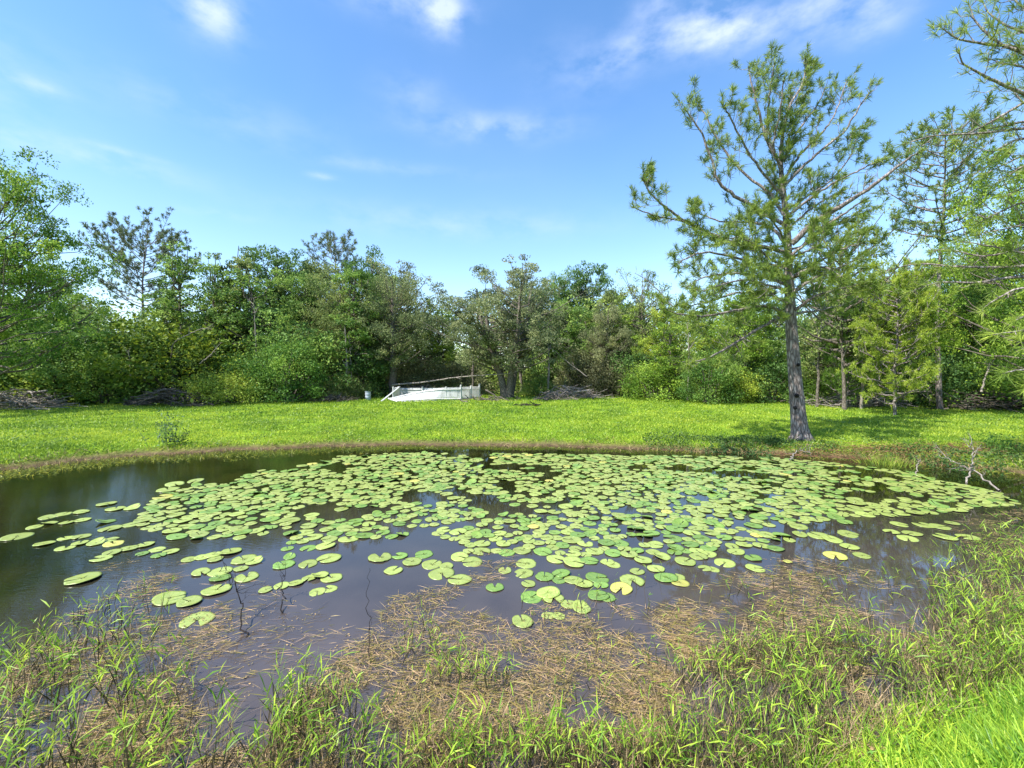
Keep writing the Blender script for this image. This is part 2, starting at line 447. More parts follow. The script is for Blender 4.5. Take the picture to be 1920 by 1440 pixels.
def broadleaf(seed, H=10, cr=3.5, base=.25, clumps=46, per=170, leaf=.2, trunk_r=.2, top=1.0, lean=0.0, forks=1, rc=.85, droop=0, shape=.5, br=1.0):
    """returns (trunk mesh, crown mesh); crown clumps sit at branch ends"""
    rg = np.random.default_rng(seed)
    gt, gc = Geo(), Geo()
    tops = []
    for k in range(forks):
        a = rg.uniform(0, 2 * PI); sp = .0 if forks == 1 else rg.uniform(.12, .28) * H
        th = H * rg.uniform(.72, .88) if k else H * .86
        p = smooth_path([(math.cos(a) * .16 * (forks > 1), math.sin(a) * .16 * (forks > 1), -.3), (math.cos(a) * sp * .35 + lean * .3, math.sin(a) * sp * .35, th * .3),
                         (math.cos(a) * sp * .8 + lean * .7, math.sin(a) * sp * .8, th * .65), (math.cos(a) * sp + lean, math.sin(a) * sp, th)], 14, rg, .04 * H / 10)
        r = trunk_r / math.sqrt(forks) * np.linspace(1, .12, 14) ** .8; r[0] *= 1.4
        tube(gt, p, r, 8); tops.append(p)
    cents = []
    for i in range(clumps):
        f = base + (1 - base) * ((i + .5) / clumps) ** .85
        p = tops[i % forks]
        zz = f * .82
        j = min(12, zz * 13); j0 = int(j)
        s = p[j0] + (p[min(13, j0 + 1)] - p[j0]) * (j - j0)
        u = (f - base) / (1 - base)
        prof = (math.sin(PI * (u * .8 + .16)) ** shape)
        a = i * 2.399 + rg.uniform(-.5, .5)
        ln = cr * prof * rg.uniform(.35, 1.12)
        rise = ln * rg.uniform(.1, .75) * (1 - droop) + (u > .8) * H * .08
        e = s + np.array([math.cos(a) * ln, math.sin(a) * ln, rise])
        e[2] = min(e[2], H * top - .3)
        m = (s + e) / 2 + np.array([0, 0, -rise * .18]) + rg.normal(0, .12, 3)
        b = smooth_path([s, m, e], 6, rg, .04)
        tube(gt, b, np.linspace(.05, .014, 6) * br * H / 10 * (1 + .8 * (1 - u)), 4, cap=False)
        cents.append((e, 1.0)); 
        if ln > cr * .5: cents.append((m + np.array([0, 0, .3]), .7))
        if rg.random() < .5:
            e2 = e + np.append(rg.normal(0, .55, 2), rg.uniform(.1, .8)) * H / 10
            tube(gt, [m, (m + e2) / 2 + rg.normal(0, .08, 3), e2], [.03, .02, .01], 4, cap=False)
            cents.append((e2, .55))
    for c, w in cents:
        n = int(per * w * rg.uniform(.6, 1.3)); rr = rc * (w ** .5) * rg.uniform(.7, 1.2)
        d = nrm(rg.normal(0, 1, (n, 3))) * (rg.uniform(.25, 1, n) ** .6)[:, None]
        # leaves gather on sprays inside the clump
        k = rg.integers(0, 9, n); sp = nrm(rg.normal(0, 1, (9, 3))) * rr * .75
        q = sp[k] + d * rr * .5
        q[:, 2] *= .62
        base_r = np.clip(rg.normal(.45, .24), .0, 1)
        leaves(gc, c + q, leaf, .5, rg, np.clip(base_r + rg.normal(0, .17, n), 0, 1))
    return gt.mesh('trunk', OAK_BARK), gc.mesh('crown', LEAF)

def tuft(gc, tip, d, nn, L, w, rg, wind=(.25, 0, .15), spread=.9, rnd=None):
    dd = nrm(d)[None] * rg.uniform(.15, 1.1, nn)[:, None] + rg.normal(0, spread * .55, (nn, 3)) + np.array(wind)
    p = tip - nrm(d) * (rg.uniform(0, .6, nn) * L)[:, None]
    if rnd is None: rnd = rg.uniform(.25, .75)
    blades(gc, p, dd, L * rg.uniform(.7, 1.15, nn), w, .25, rg, np.clip(rnd + rg.normal(0, .15, nn), 0, 1))

def limb_twigs(gt, gc, path, rg, start=.25, step=.22, tl=.8, nn=22, L=.2, w=.012, up=.5, twig_r=.011, wind=(.25, 0, .15), dens=1.0, clumpy=False):
    """side twigs with needle tufts along a limb"""
    seg = np.linalg.norm(np.diff(path, axis=0), axis=1); cum = np.append(0, np.cumsum(seg)); tot = cum[-1]
    s = tot * start; k = 0; ph = rg.uniform(0, 6.3); fr = rg.uniform(2.2, 3.6)
    while s < tot:
        i = min(len(seg) - 1, np.searchsorted(cum, s) - 1 if s > 0 else 0); i = max(i, 0)
        b = path[i] + (path[i + 1] - path[i]) * ((s - cum[i]) / max(seg[i], 1e-6))
        t = nrm(path[i + 1] - path[i]); u = s / tot
        if clumpy and math.sin(s * fr + ph) < -.35 and u < .9: s += step * .5; continue
        side = nrm(np.cross(t, rg.normal(0, 1, 3)))
        d = nrm(t * rg.uniform(.4, 1.0) + side * .85 + np.array([0, 0, up]) * rg.uniform(.3, 1))
        ln = tl * rg.uniform(.4, 1.15) * (1.15 - .6 * u)
        e = b + d * ln; m = (b + e) / 2 - np.array([0, 0, .05 * ln]) + side * .05
        e = e + np.array([0, 0, .12 * ln])
        tube(gt, [b, m, e], [twig_r * 1.3, twig_r, twig_r * .6], 3, cap=False)
        if rg.random() < dens: tuft(gc, e, e - m, nn, L, w, rg, wind)
        if ln > .35 and rg.random() < dens * .9: tuft(gc, (m + e) / 2, e - b + rg.normal(0, .3, 3), int(nn * .7), L * .9, w, rg, wind)
        if ln > .5:
            for q in range(2):
                bb = m + (e - m) * rg.uniform(0, .7); d2 = nrm((e - m) + nrm(rg.normal(0, 1, 3)) * ln * .6 + np.array([0, 0, .15])); e2 = bb + d2 * ln * rg.uniform(.3, .55)
                tube(gt, [bb, (bb + e2) / 2, e2], [twig_r * .8, twig_r * .7, twig_r * .5], 3, cap=False)
                if rg.random() < dens: tuft(gc, e2, d2, nn, L, w, rg, wind)
        s += step * rg.uniform(.6, 1.4); k += 1
    tuft(gc, path[-1], path[-1] - path[-2], int(nn * 1.3), L, w, rg, wind)

def generic_pine(seed, H=15, cr=2.8, base=.45, nb=34, flat=0.0, nn=16, L=.3, w=.03, step=.42, trunk_r=.17, up=.4, tl=.9, dens=.95):
    rg = np.random.default_rng(seed); gt, gc = Geo(), Geo()
    p = smooth_path([(0, 0, -.3), (rg.normal(0, .15), rg.normal(0, .15), H * .35), (rg.normal(0, .25), rg.normal(0, .25), H * .7), (rg.normal(0, .3), rg.normal(0, .3), H)], 18, rg, .02)
    tube(gt, p, trunk_r * np.linspace(1, .1, 18), 8)
    for i in range(nb):
        u = (i + .5) / nb; f = base + (.98 - base) * u
        j = f * 17; j0 = min(16, int(j)); s = p[j0] + (p[j0 + 1] - p[j0]) * (j - j0)
        a = i * 2.399 + rg.uniform(-.4, .4)
        prof = (1 - u) ** .6 * .9 + .15 if flat == 0 else math.sin(PI * (u * .72 + .2)) ** .6
        ln = cr * prof * rg.uniform(.6, 1.1)
        rise = ln * (rg.uniform(-.05, .35) + flat * .4 + u * .4)
        e = s + np.array([math.cos(a) * ln, math.sin(a) * ln, rise])
        b = smooth_path([s, s + (e - s) * .5 + np.array([0, 0, -rise * .15 - .05]), e], 6, rg, .03)
        tube(gt, b, np.linspace(.045, .014, 6) * (1.3 - u * .6), 4, cap=False)
        limb_twigs(gt, gc, b, rg, .3, step, tl, nn, L, w, up, .012, dens=dens)
    return gt.mesh('trunk', PINE_BARK), gc.mesh('crown', NEEDLE)

def bush(seed, cr=1.6, H=2.2, clumps=30, per=150, leaf=.13):
    rg = np.random.default_rng(seed); gt, gc = Geo(), Geo()
    for i in range(clumps):
        a = i * 2.399; u = (i + .5) / clumps
        rr = cr * math.sqrt(1 - (u * .95) ** 2) * rg.uniform(.45, 1.0)
        e = np.array([math.cos(a) * rr, math.sin(a) * rr, H * (u * .85 + .06) * rg.uniform(.8, 1.1)])
        if i % 2 == 0: tube(gt, smooth_path([(0.1 * math.cos(a), .1 * math.sin(a), -.1), e * np.array([.5, .5, .6]), e], 5, rg, .03), np.linspace(.035, .01, 5), 4, cap=False)
        n = int(per * rg.uniform(.6, 1.3)); R0 = cr * .34 * rg.uniform(.7, 1.2)
        k = rg.integers(0, 6, n); sp = nrm(rg.normal(0, 1, (6, 3))) * R0 * .7
        q = sp[k] + rg.normal(0, R0 * .3, (n, 3)); q[:, 2] *= .75
        br = np.clip(rg.normal(.45, .25), 0, 1)
        c = e + q; c[:, 2] = np.abs(c[:, 2]) + .02
        leaves(gc, c, leaf, .5, rg, np.clip(br + rg.normal(0, .17, n), 0, 1))
    return gt.mesh('stems', OAK_BARK), gc.mesh('foliage', LEAF)

KIND = {
    'oak': [broadleaf(11, 10, 3.6, .2, 54, 330, .15), broadleaf(12, 10, 3.2, .15, 58, 300, .15, lean=.4), broadleaf(13, 10, 4.0, .25, 52, 340, .15, lean=-.5), broadleaf(14, 10, 3.0, .15, 54, 300, .15, shape=.7)],
    'bigoak': [broadleaf(17, 10, 4.2, .22, 104, 300, .1, rc=.66, lean=.3, br=.5)],
    'dome': [broadleaf(21, 10, 2.6, .4, 50, 330, .15, rc=.8, shape=.35), broadleaf(22, 10, 2.9, .35, 46, 340, .15, shape=.4)],
    'spindly': [broadleaf(31, 10, 1.3, .2, 38, 150, .14, .1, rc=.55, lean=.3), broadleaf(32, 10, 1.6, .3, 34, 150, .14, .1, rc=.6, lean=-.4), broadleaf(33, 10, 1.2, .2, 40, 140, .14, .09, rc=.5)],
    'grey': [broadleaf(41, 10, 4.6, .3, 84, 380, .12, .55, lean=0, forks=4, rc=.8, shape=.3, droop=.2), broadleaf(42, 10, 3.8, .3, 64, 380, .12, .42, forks=1, rc=.9, shape=.4, droop=.3)],
    'sparse': [broadleaf(51, 10, 3.2, .4, 40, 110, .13, .13, rc=.7, lean=.6), broadleaf(52, 10, 3.6, .3, 48, 120, .13, .12, rc=.75, lean=-.5)],
    'tallpine': [generic_pine(61, 15, 5.4, .5, 46, 1.0, 22, .3, .03, .27, .18, tl=.9), generic_pine(62, 15, 2.9, .55, 42, .6, 17, .32, .03, .28, .15)],
    'youngpine': [generic_pine(71, 7, 2.4, .1, 56, .5, 30, .24, .022, .15, .09, tl=.9, up=.7), generic_pine(72, 7, 2.2, .1, 56, .5, 30, .24, .022, .15, .08, tl=.85, up=.7)],
    'bush': [bush(81, 1.6, 2.2, 34, 300, .09), bush(82, 1.8, 2.0, 34, 300, .09), bush(83, 1.5, 2.6, 38, 300, .09), bush(84, 2.0, 1.8, 38, 300, .09)],
}
_HT = {'oak': 10, 'dome': 10, 'spindly': 10, 'grey': 10, 'sparse': 10, 'tallpine': 15, 'youngpine': 7, 'bush': 2.3}
used = {}
def plant(kind, name, label, cat, px, top, D, color, wide=1.0, var=None, group=None, rz=None):
    """a tree or bush whose foot stands at forward distance D below pixel column px and whose top reaches row top"""
    n = used.get(kind, 0); used[kind] = n + 1
    v = n % len(KIND[kind]) if var is None else var
    tm, cm = KIND[kind][v]
    x = at(px, HOR, D)[0]; z = gz1(x, D)
    h = at(px, top, D)[2] - z
    zz = np.empty(len(cm.vertices) * 3, np.float32); cm.vertices.foreach_get('co', zz); s = h / float(np.percentile(zz[2::3], 99.7))
    rg = random.Random(int(px * 7 + D * 13 + n))
    root = empty(name, (x, D, z), rz if rz is not None else rg.uniform(0, 6.28), (s * wide, s * wide, s))
    t = bpy.data.objects.new('trunk' if kind != 'bush' else 'stems', tm); t.parent = root; COL.objects.link(t)
    c = bpy.data.objects.new('crown' if kind != 'bush' else 'foliage', cm); c.parent = root; COL.objects.link(c)
    c.color = (*color, 1)
    return tag(root, label, cat, group)

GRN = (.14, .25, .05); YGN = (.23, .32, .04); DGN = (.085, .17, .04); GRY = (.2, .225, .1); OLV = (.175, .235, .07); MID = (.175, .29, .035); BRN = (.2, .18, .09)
TREES = [
 # kind, name, label, category, px, top row, D, colour, width factor, variant
 ('bigoak', 'oak_tree', 'big leafy tree at the left edge of the photo with wind-blown upper boughs', 'tree', -25, 285, 24, (.15, .27, .035), .82, 0),
 ('oak', 'oak_tree', 'leafy green tree behind the big left-edge tree, half hidden by it', 'tree', 60, 470, 33, GRN, 1.0, 0),
 ('oak', 'oak_tree', 'low grey-green tree between the left-edge tree and the flat-topped pine', 'tree', 150, 560, 40, OLV, .7, 3),
 ('tallpine', 'pine_tree', 'tall flat-topped pine with sparse dark crown against the sky, left side', 'pine', 277, 402, 44, (.1, .14, .06), 1.0, 0),
 ('spindly', 'slim_tree', 'slim leafy tree just right of the flat-topped pine', 'tree', 345, 460, 36, GRN, 1.1, 1),
 ('spindly', 'slim_tree', 'slim dark tree with a lone bunch of leaves on top, between two others', 'tree', 398, 480, 35, GRN, .9, 0),
 ('spindly', 'slim_tree', 'thin pointed tree standing alone against the sky left of the round-headed tree', 'tree', 452, 472, 36, OLV, .9, 2),
 ('dome', 'round_headed_tree', 'dense dark tree with a rounded head above the large green bush', 'tree', 523, 466, 43, DGN, .85, 0),
 ('oak', 'oak_tree', 'mid green tree below and beside the rounded dark head', 'tree', 570, 520, 41, GRN, .9, 1),
 ('tallpine', 'pine_tree', 'pine whose fan-shaped crown is the highest top in the middle left', 'pine', 633, 433, 52, (.11, .15, .06), .95, 1),
 ('dome', 'round_headed_tree', 'small dark round treetop just right of the fan-shaped pine', 'tree', 697, 478, 47, DGN, .7, 1),
 ('grey', 'live_oak', 'broad grey-green oak under the fan-shaped pine', 'tree', 640, 520, 38, OLV, .85, 1),
 ('sparse', 'thin_tree', 'thin-leaved tree with bare twigs at the right shoulder of the oak group', 'tree', 752, 488, 42, GRY, .8, 0),
 ('grey', 'live_oak', 'grey mossy oak with a thick pale trunk beside the fallen white fence', 'tree', 737, 512, 37.5, (.17, .215, .085), .8, 1),
 ('sparse', 'thin_tree', 'small thin tree in the dip of the treeline left of the many-stemmed oak', 'tree', 800, 546, 44, OLV, .8, 1),
 ('oak', 'oak_tree', 'bright green low tree in the gap behind the white fence', 'tree', 822, 585, 44, MID, .8, 0),
 ('grey', 'live_oak', 'grey many-stemmed oak standing alone at the back of the lawn', 'tree', 952, 508, 35.5, (.155, .19, .085), 1.0, 0),
 ('spindly', 'slim_tree', 'thin tree with reddish tip rising behind the many-stemmed oak', 'tree', 978, 482, 46, GRY, 1.1, 1),
 ('oak', 'oak_tree', 'dark green tree behind the right side of the many-stemmed oak', 'tree', 1015, 540, 46, DGN, .8, 3),
 ('dome', 'round_headed_tree', 'narrow green treetop left of the widest round top, over the brush pile', 'tree', 1048, 508, 50, GRN, .45, 1),
 ('dome', 'round_headed_tree', 'widest dark round treetop right of the many-stemmed oak', 'tree', 1098, 500, 50, DGN, .75, 0),
 ('oak', 'oak_tree', 'mid green tree behind the brush pile', 'tree', 1070, 560, 43, GRN, .75, 2),
 ('oak', 'oak_tree', 'green tree at the low end of the treeline, right of the widest round top', 'tree', 1150, 540, 46, OLV, .7, 1),
 ('grey', 'live_oak', 'grey leaning oak behind the fallen log right of the brush pile', 'tree', 1140, 570, 39, GRY, .7, 1),
 ('sparse', 'thin_tree', 'nearly bare treetop against the sky left of the big pine', 'tree', 1205, 505, 40, OLV, .7, 0),
 ('oak', 'oak_tree', 'yellow-green tree behind the left boughs of the big pine', 'tree', 1245, 562, 37, YGN, .75, 0),
 ('spindly', 'slim_tree', 'slim twin-stemmed tree standing forward of the wood left of the big pine', 'tree', 1256, 600, 33, MID, 1.3, 0),
 ('oak', 'oak_tree', 'leafy tree with a stout grey trunk just left of the big pine trunk', 'tree', 1400, 545, 32, MID, .9, 1),
 ('oak', 'oak_tree', 'dark green tree deep in the wood behind the big pine trunk', 'tree', 1460, 560, 44, DGN, .8, 3),
 ('sparse', 'thin_tree', 'airy small-leaved tree showing through the right boughs of the big pine', 'tree', 1585, 385, 25, OLV, .7, 1),
 ('spindly', 'slim_tree', 'slim tree with dead grey twigs just right of the big pine trunk', 'tree', 1535, 590, 29, OLV, 1.2, 2),
 ('youngpine', 'young_pine', 'bushy young pine right of the big pine trunk, first of the two', 'pine', 1590, 560, 26, (.13, .24, .035), .8, 0),
 ('youngpine', 'young_pine', 'dense yellow-green young pine in front of the slim tall pine', 'pine', 1680, 485, 22, YGN, .9, 0),
 ('tallpine', 'pine_tree', 'tall slim pine with bare lower trunk near the right edge', 'pine', 1766, 205, 25, (.15, .22, .055), .95, 1),
 ('oak', 'oak_tree', 'green hardwood at the foot of the tall slim pine', 'tree', 1770, 560, 31, MID, .8, 0),
 ('bigoak', 'oak_tree', 'tall leafy tree filling the right edge behind the near pine boughs', 'tree', 1965, 250, 20, (.17, .28, .035), .72, 0),
 ('oak', 'oak_tree', 'shaded green tree between the slim pine and the right-edge tree', 'tree', 1850, 470, 30, GRN, .8, 3),
 ('oak', 'oak_tree', 'airy bright green tree between slim pine and right edge', 'tree', 1850, 450, 29, (.17, .28, .04), .6, 3),
 ('oak', 'oak_tree', 'low dark tree in the wood above the fallen branches on the right', 'tree', 1640, 590, 36, DGN, .8, 1),
 ('oak', 'oak_tree', 'broad leafy tree at the back of the wood behind the dense young pine', 'tree', 1690, 500, 36, GRN, .9, 0),
 ('oak', 'oak_tree', 'darker leafy tree at the back of the wood behind the bushy young pine', 'tree', 1600, 530, 39, DGN, .9, 1),
 ('oak', 'oak_tree', 'back-row leafy tree between the slim pine and the airy tree at right', 'tree', 1805, 470, 37, GRN, .9, 2),
 ('spindly', 'slim_tree', 'thin tree in the wood edge directly above the yellow-green low bush', 'tree', 428, 530, 37, MID, 1.2, 0),
 ('spindly', 'slim_tree', 'slim tree filling the notch between the lone thin tree and the round dark head', 'tree', 486, 500, 35.5, GRN, 1.3, 1),
 ('oak', 'oak_tree', 'tall leafy tree between the round dark head and the fan-shaped pine', 'tree', 600, 490, 45, OLV, .75, 3),
 ('spindly', 'slim_tree', 'leafy pole-like tree left of the thick pale trunk', 'tree', 668, 500, 36, GRN, 1.2, 2),
 ('oak', 'oak_tree', 'leafy tree filling the wood right of the dark round treetop behind the fan-shaped pine', 'tree', 715, 500, 45, GRN, .7, 0),
 ('spindly', 'slim_tree', 'slim tree standing just left of the short propped log', 'tree', 1165, 575, 40, MID, 1.3, 1),
 ('oak', 'oak_tree', 'tree at the dip of the treeline right of the dark widest top', 'tree', 1185, 555, 47, GRN, .7, 0),
 ('spindly', 'slim_tree', 'slim yellow-green tree left of the stout grey trunk', 'tree', 1320, 600, 34, YGN, 1.4, 2),
 ('oak', 'oak_tree', 'dim green tree between the big pine and the bushy young pine', 'tree', 1540, 540, 35, GRN, .7, 2),
 ('spindly', 'slim_tree', 'pale-stemmed slim tree with yellowish leaves beside the bushy young pine', 'tree', 1640, 560, 27, YGN, 1.5, 0),
 ('oak', 'oak_tree', 'leafy tree between the dense young pine and the tall slim pine', 'tree', 1725, 500, 30, MID, .7, 1),
 ('spindly', 'slim_tree', 'slim tree in front of the flat-topped pine, low in the gap beside the left-edge tree', 'tree', 225, 600, 38, MID, 1.4, 2),
 ('oak', 'oak_tree', 'rounded green tree under the flat-topped pine to its right', 'tree', 325, 560, 42, GRN, .6, 1),
]
for (k, nm, lb, ct, px, tp, D, c, wd, v) in TREES:
    plant(k, nm, lb, ct, px, tp, D, c, wd, v)
BUSHES = [
 ('large round glossy green bush at the lawn edge in the middle left', 540, 640, 31.5, (.1, .21, .035), 1.05, 2),
 ('tall leafy bush rising behind the large round glossy bush', 555, 590, 34, GRN, .9, 0),
 ('green bush leaning on the left side of the large round glossy bush', 475, 650, 33, (.11, .22, .04), .9, 1),
 ('yellow-green low bush on the lawn edge right of the dark root mound', 422, 695, 30.5, YGN, 1.2, 3),
 ('vine-covered mound of yellowish leaves behind the dark root mound', 330, 585, 34, (.13, .2, .02), 1.2, 1),
 ('dark leafy mound left of the vine-covered yellowish mound', 215, 590, 33, (.1, .2, .04), 1.15, 0),
 ('broad green bush in front of the dark leafy mound at left', 190, 665, 30, (.14, .26, .04), 1.1, 2),
 ('leafy thicket under the big left-edge tree', 90, 610, 30, GRN, 1.1, 1),
 ('low bush at the far left edge behind the grey brush', 5, 640, 29, GRN, 1.1, 3),
 ('dark bush right of the vine-covered mound under the slim trees', 400, 620, 36, DGN, 1.1, 2),
 ('bush with reddish leaves between the round bush and yellow-green bush', 455, 715, 32, BRN, .8, 0),
 ('small pale bush at the foot of the trees left of the metal bin', 640, 700, 34, OLV, 1.1, 1),
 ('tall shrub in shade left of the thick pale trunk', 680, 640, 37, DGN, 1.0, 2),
 ('dull green shrub behind the fallen white fence', 790, 665, 42, GRY, 1.2, 3),
 ('grey-green shrub left of the many-stemmed oak trunks', 870, 660, 42, GRY, 1.0, 0),
 ('small green shrub right of the many-stemmed oak trunks', 1010, 700, 39, GRN, 1.0, 1),
 ('grey twiggy shrub behind the brush pile', 1090, 650, 41, GRY, 1.1, 2),
 ('shrub at the right end of the brush pile', 1140, 672, 38, (.1, .11, .05), 1.0, 3),
 ('dark green shrub behind the short fallen log', 1190, 640, 38, DGN, 1.0, 0),
 ('bright green shrub left of the slim twin-stemmed tree', 1225, 672, 34, MID, 1.1, 1),
 ('green cedar-like shrub right of the slim twin-stemmed tree', 1330, 655, 30, (.11, .21, .04), 1.0, 2),
 ('yellow-green shrub between that cedar-like shrub and the stout grey trunk', 1370, 690, 31, YGN, .9, 3),
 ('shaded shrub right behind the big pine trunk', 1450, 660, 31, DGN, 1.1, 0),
 ('leafy shrub right of the big pine trunk', 1530, 680, 30, MID, 1.0, 1),
 ('shrub growing among fallen branches on the right', 1625, 690, 30, GRN, 1.0, 2),
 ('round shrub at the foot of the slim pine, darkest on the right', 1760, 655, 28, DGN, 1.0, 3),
 ('green shrub between slim pine foot and right edge', 1840, 660, 28, GRN, 1.1, 0),
 ('shrub at the right edge of the lawn', 1930, 640, 25, MID, 1.1, 1),
]
for (lb, px, tp, D, c, wd, v) in BUSHES:
    plant('bush', 'bush', lb, 'bush', px, tp, D, c, wd, v)

# the mass of wood behind the front trees: nobody could count it
def woods():
    g, gt = Geo(), Geo(); rg = np.random.default_rng(99)
    for i in range(2500):
        low = i >= 1700
        far = rg.random() < .6
        x = rg.uniform(-85, 85); y = rg.uniform(52, 72) if far else rg.uniform(42, 52)
        h = (rg.uniform(.8, 9.5) if not far else rg.uniform(1.0, 10.5))
        if low: x = rg.uniform(-60, 60); y = rg.uniform(50, 58); h = rg.uniform(.3, 4.5)
        rr = rg.uniform(1.1, 2.2); n = 110
        k = rg.integers(0, 8, n); sp = nrm(rg.normal(0, 1, (8, 3))) * rr * .8
        q = sp[k] + rg.normal(0, rr * .28, (n, 3)); q[:, 2] *= .75
        base_r = np.clip(rg.normal(.5, .18), .05, .95)
        leaves(g, np.array([x, y, h]) + q, .34, .4, rg, np.clip(base_r + rg.normal(0, .17, n), 0, 1))
        if i % 3 == 0:
            tube(gt, [(x, y, 0), (x + rg.normal(0, .3), y, h * .5), (x + rg.normal(0, .4), y, h)], [.16, .12, .06], 5, cap=False)
    o = g.build('woods', LEAF, color=(.17, .26, .055)); tag(o, 'dense green wood filling in behind the front trees', 'woods', kind='stuff')
    t = gt.build('trunks', OAK_BARK, o); t['kind'] = 'stuff'
    g = Geo()
    n = 26000
    y = rg.uniform(38.5, 46, n); x = rg.uniform(-60, 60, n)
    keep = vnoise(np.stack([x, y], 1), 2.2, 4) > .35; x, y = x[keep], y[keep]
    z = .35 + rg.uniform(0, 1, len(x)) ** 1.6 * 1.5 * vnoise(np.stack([x, y], 1), 3, 8)
    leaves(g, np.column_stack([x, y, z]), .2, .4, rg)
    tag(g.build('undergrowth', LEAF, color=(.16, .25, .05)), 'low leafy undergrowth along the foot of the wood', 'undergrowth', kind='stuff')
woods()

# ------------------------------------------------------------------ the big pine on the far bank
def big_pine():
    rg = np.random.default_rng(5)
    D0 = 14.6
    b = on(1501, 826, .22); D0 = b[1]
    root = empty('big_pine', tuple(b))
    tag(root, 'big leaning pine on the far bank with forked windswept crown', 'pine')
    def loc(pts, dd): # pixels -> local coordinates, depth running to D0+dd
        k = len(pts)
        return np.array([at(p[0], p[1], D0 + dd * i / (k - 1)) for i, p in enumerate(pts)]) - b
    gt = Geo()
    tp = [(1503, 840), (1501, 822), (1497, 780), (1490, 700), (1483, 600), (1479, 520), (1477, 450), (1471, 380), (1464, 310), (1468, 250), (1480, 200), (1503, 160), (1514, 118)]
    P_ = smooth_path(loc(tp, .3), 46)
    wpx = np.interp(np.linspace(0, 12, 46), range(13), [43, 33, 26, 22, 19, 15, 12, 10, 7.5, 5.5, 4.2, 3, 2])
    tube(gt, P_, wpx * .5 / F * D0, 14)
    for a in range(7):  # root flare
        an = a * .9 + .3
        tube(gt, smooth_path([(math.cos(an) * .12, math.sin(an) * .12, .35), (math.cos(an) * .3, math.sin(an) * .3, .06), (math.cos(an) * .6, math.sin(an) * .6, -.12)], 6), np.linspace(.14, .03, 6), 6)
    gt.build('trunk', PINE_BARK, root)
    for px, py, r in ((1494, 742, .05), (1491, 765, .04), (1497, 684, .04)):
        c = at(px, py, D0 - .2) - b
        gk = Geo(); tube(gk, [c + np.array([.06, .1, 0]), c + np.array([-.01, -.01, 0]), c + np.array([-.03, -.03, 0])], [r * 1.6, r * 1.2, r * .5], 8); gk.build('knot', DARK_WOOD, root)
    LIMBS = [
     ([(1478, 475), (1430, 462), (1375, 455), (1311, 427), (1274, 408), (1244, 384), (1218, 360), (1204, 335)], -1.5, 11),
     ([(1311, 427), (1270, 412), (1230, 405), (1185, 388)], -.5, 5),
     ([(1479, 462), (1450, 430), (1412, 418), (1350, 415), (1300, 395)], 1.2, 9),
     ([(1475, 425), (1400, 380), (1350, 345), (1335, 300), (1310, 240), (1283, 205)], -.6, 10),
     ([(1472, 405), (1440, 360), (1390, 320), (1345, 262), (1322, 215), (1305, 185)], .9, 8),
     ([(1470, 370), (1435, 330), (1400, 280), (1372, 225), (1358, 200)], -1.3, 7),
     ([(1464, 310), (1437, 260), (1425, 215), (1412, 170), (1403, 125)], .4, 9),
     ([(1437, 262), (1440, 210), (1445, 160), (1452, 118)], -.5, 6),
     ([(1464, 320), (1450, 270), (1462, 215), (1470, 150)], -1.0, 6),
     ([(1470, 335), (1500, 290), (1540, 250), (1565, 215), (1588, 150)], .5, 7),
     ([(1472, 345), (1530, 290), (1580, 250), (1608, 205), (1632, 172)], -.8, 7),
     ([(1468, 300), (1500, 240), (1530, 200), (1548, 165)], 1.1, 6),
     ([(1474, 395), (1510, 370), (1550, 345), (1590, 300), (1607, 250)], 1.4, 6),
     ([(1476, 405), (1520, 372), (1560, 345), (1600, 325), (1640, 305)], -1.0, 7),
     ([(1477, 430), (1510, 400), (1545, 375), (1575, 362)], 1.0, 6),
     ([(1484, 457), (1530, 415), (1580, 385), (1640, 345), (1700, 300), (1728, 282)], -2.2, 15),
     ([(1485, 478), (1540, 430), (1590, 395), (1620, 375)], -1.0, 8),
     ([(1482, 592), (1440, 575), (1390, 580), (1330, 592), (1280, 590), (1240, 578)], -2.0, 9),
     ([(1478, 570), (1440, 552), (1390, 548), (1330, 565), (1290, 575)], 1.0, 8),
     ([(1480, 588), (1430, 612), (1370, 648), (1330, 670), (1285, 682)], -2.6, 8),
     ([(1478, 520), (1420, 500), (1370, 480), (1310, 475), (1262, 500)], -1.5, 8),
     ([(1478, 535), (1430, 520), (1380, 512), (1320, 520), (1285, 540)], 1.7, 8),
     ([(1477, 500), (1450, 490), (1400, 450), (1360, 445)], -2.2, 7),
     ([(1490, 582), (1530, 555), (1580, 540), (1625, 530)], -1.5, 9),
     ([(1488, 548), (1530, 520), (1580, 500), (1640, 460), (1680, 428)], 1.0, 9),
     ([(1484, 520), (1520, 500), (1570, 470), (1620, 455)], -1.6, 7),
     ([(1490, 588), (1545, 580), (1600, 565)], 1.8, 7),
     ([(1480, 560), (1470, 545), (1450, 540), (1440, 545)], -2.6, 7),
     ([(1480, 500), (1490, 480), (1515, 470), (1530, 465)], -2.4, 7),
     ([(1478, 480), (1465, 440), (1445, 410), (1440, 385)], -1.8, 6),
     ([(1478, 505), (1440, 495), (1390, 500), (1350, 520)], 2.4, 7), ([(1482, 545), (1440, 535), (1400, 525), (1330, 540)], -2.8, 7), ([(1490, 520), (1540, 500), (1580, 520)], -2.5, 7), ([(1480, 470), (1520, 455), (1560, 440)], 2.2, 6),
     ([(1483, 560), (1495, 545), (1520, 540)], 3.0, 7), ([(1480, 530), (1465, 520), (1440, 510)], 3.0, 7),
    ]
    gc = Geo()
    BARE = {15: .1, 19: .7}
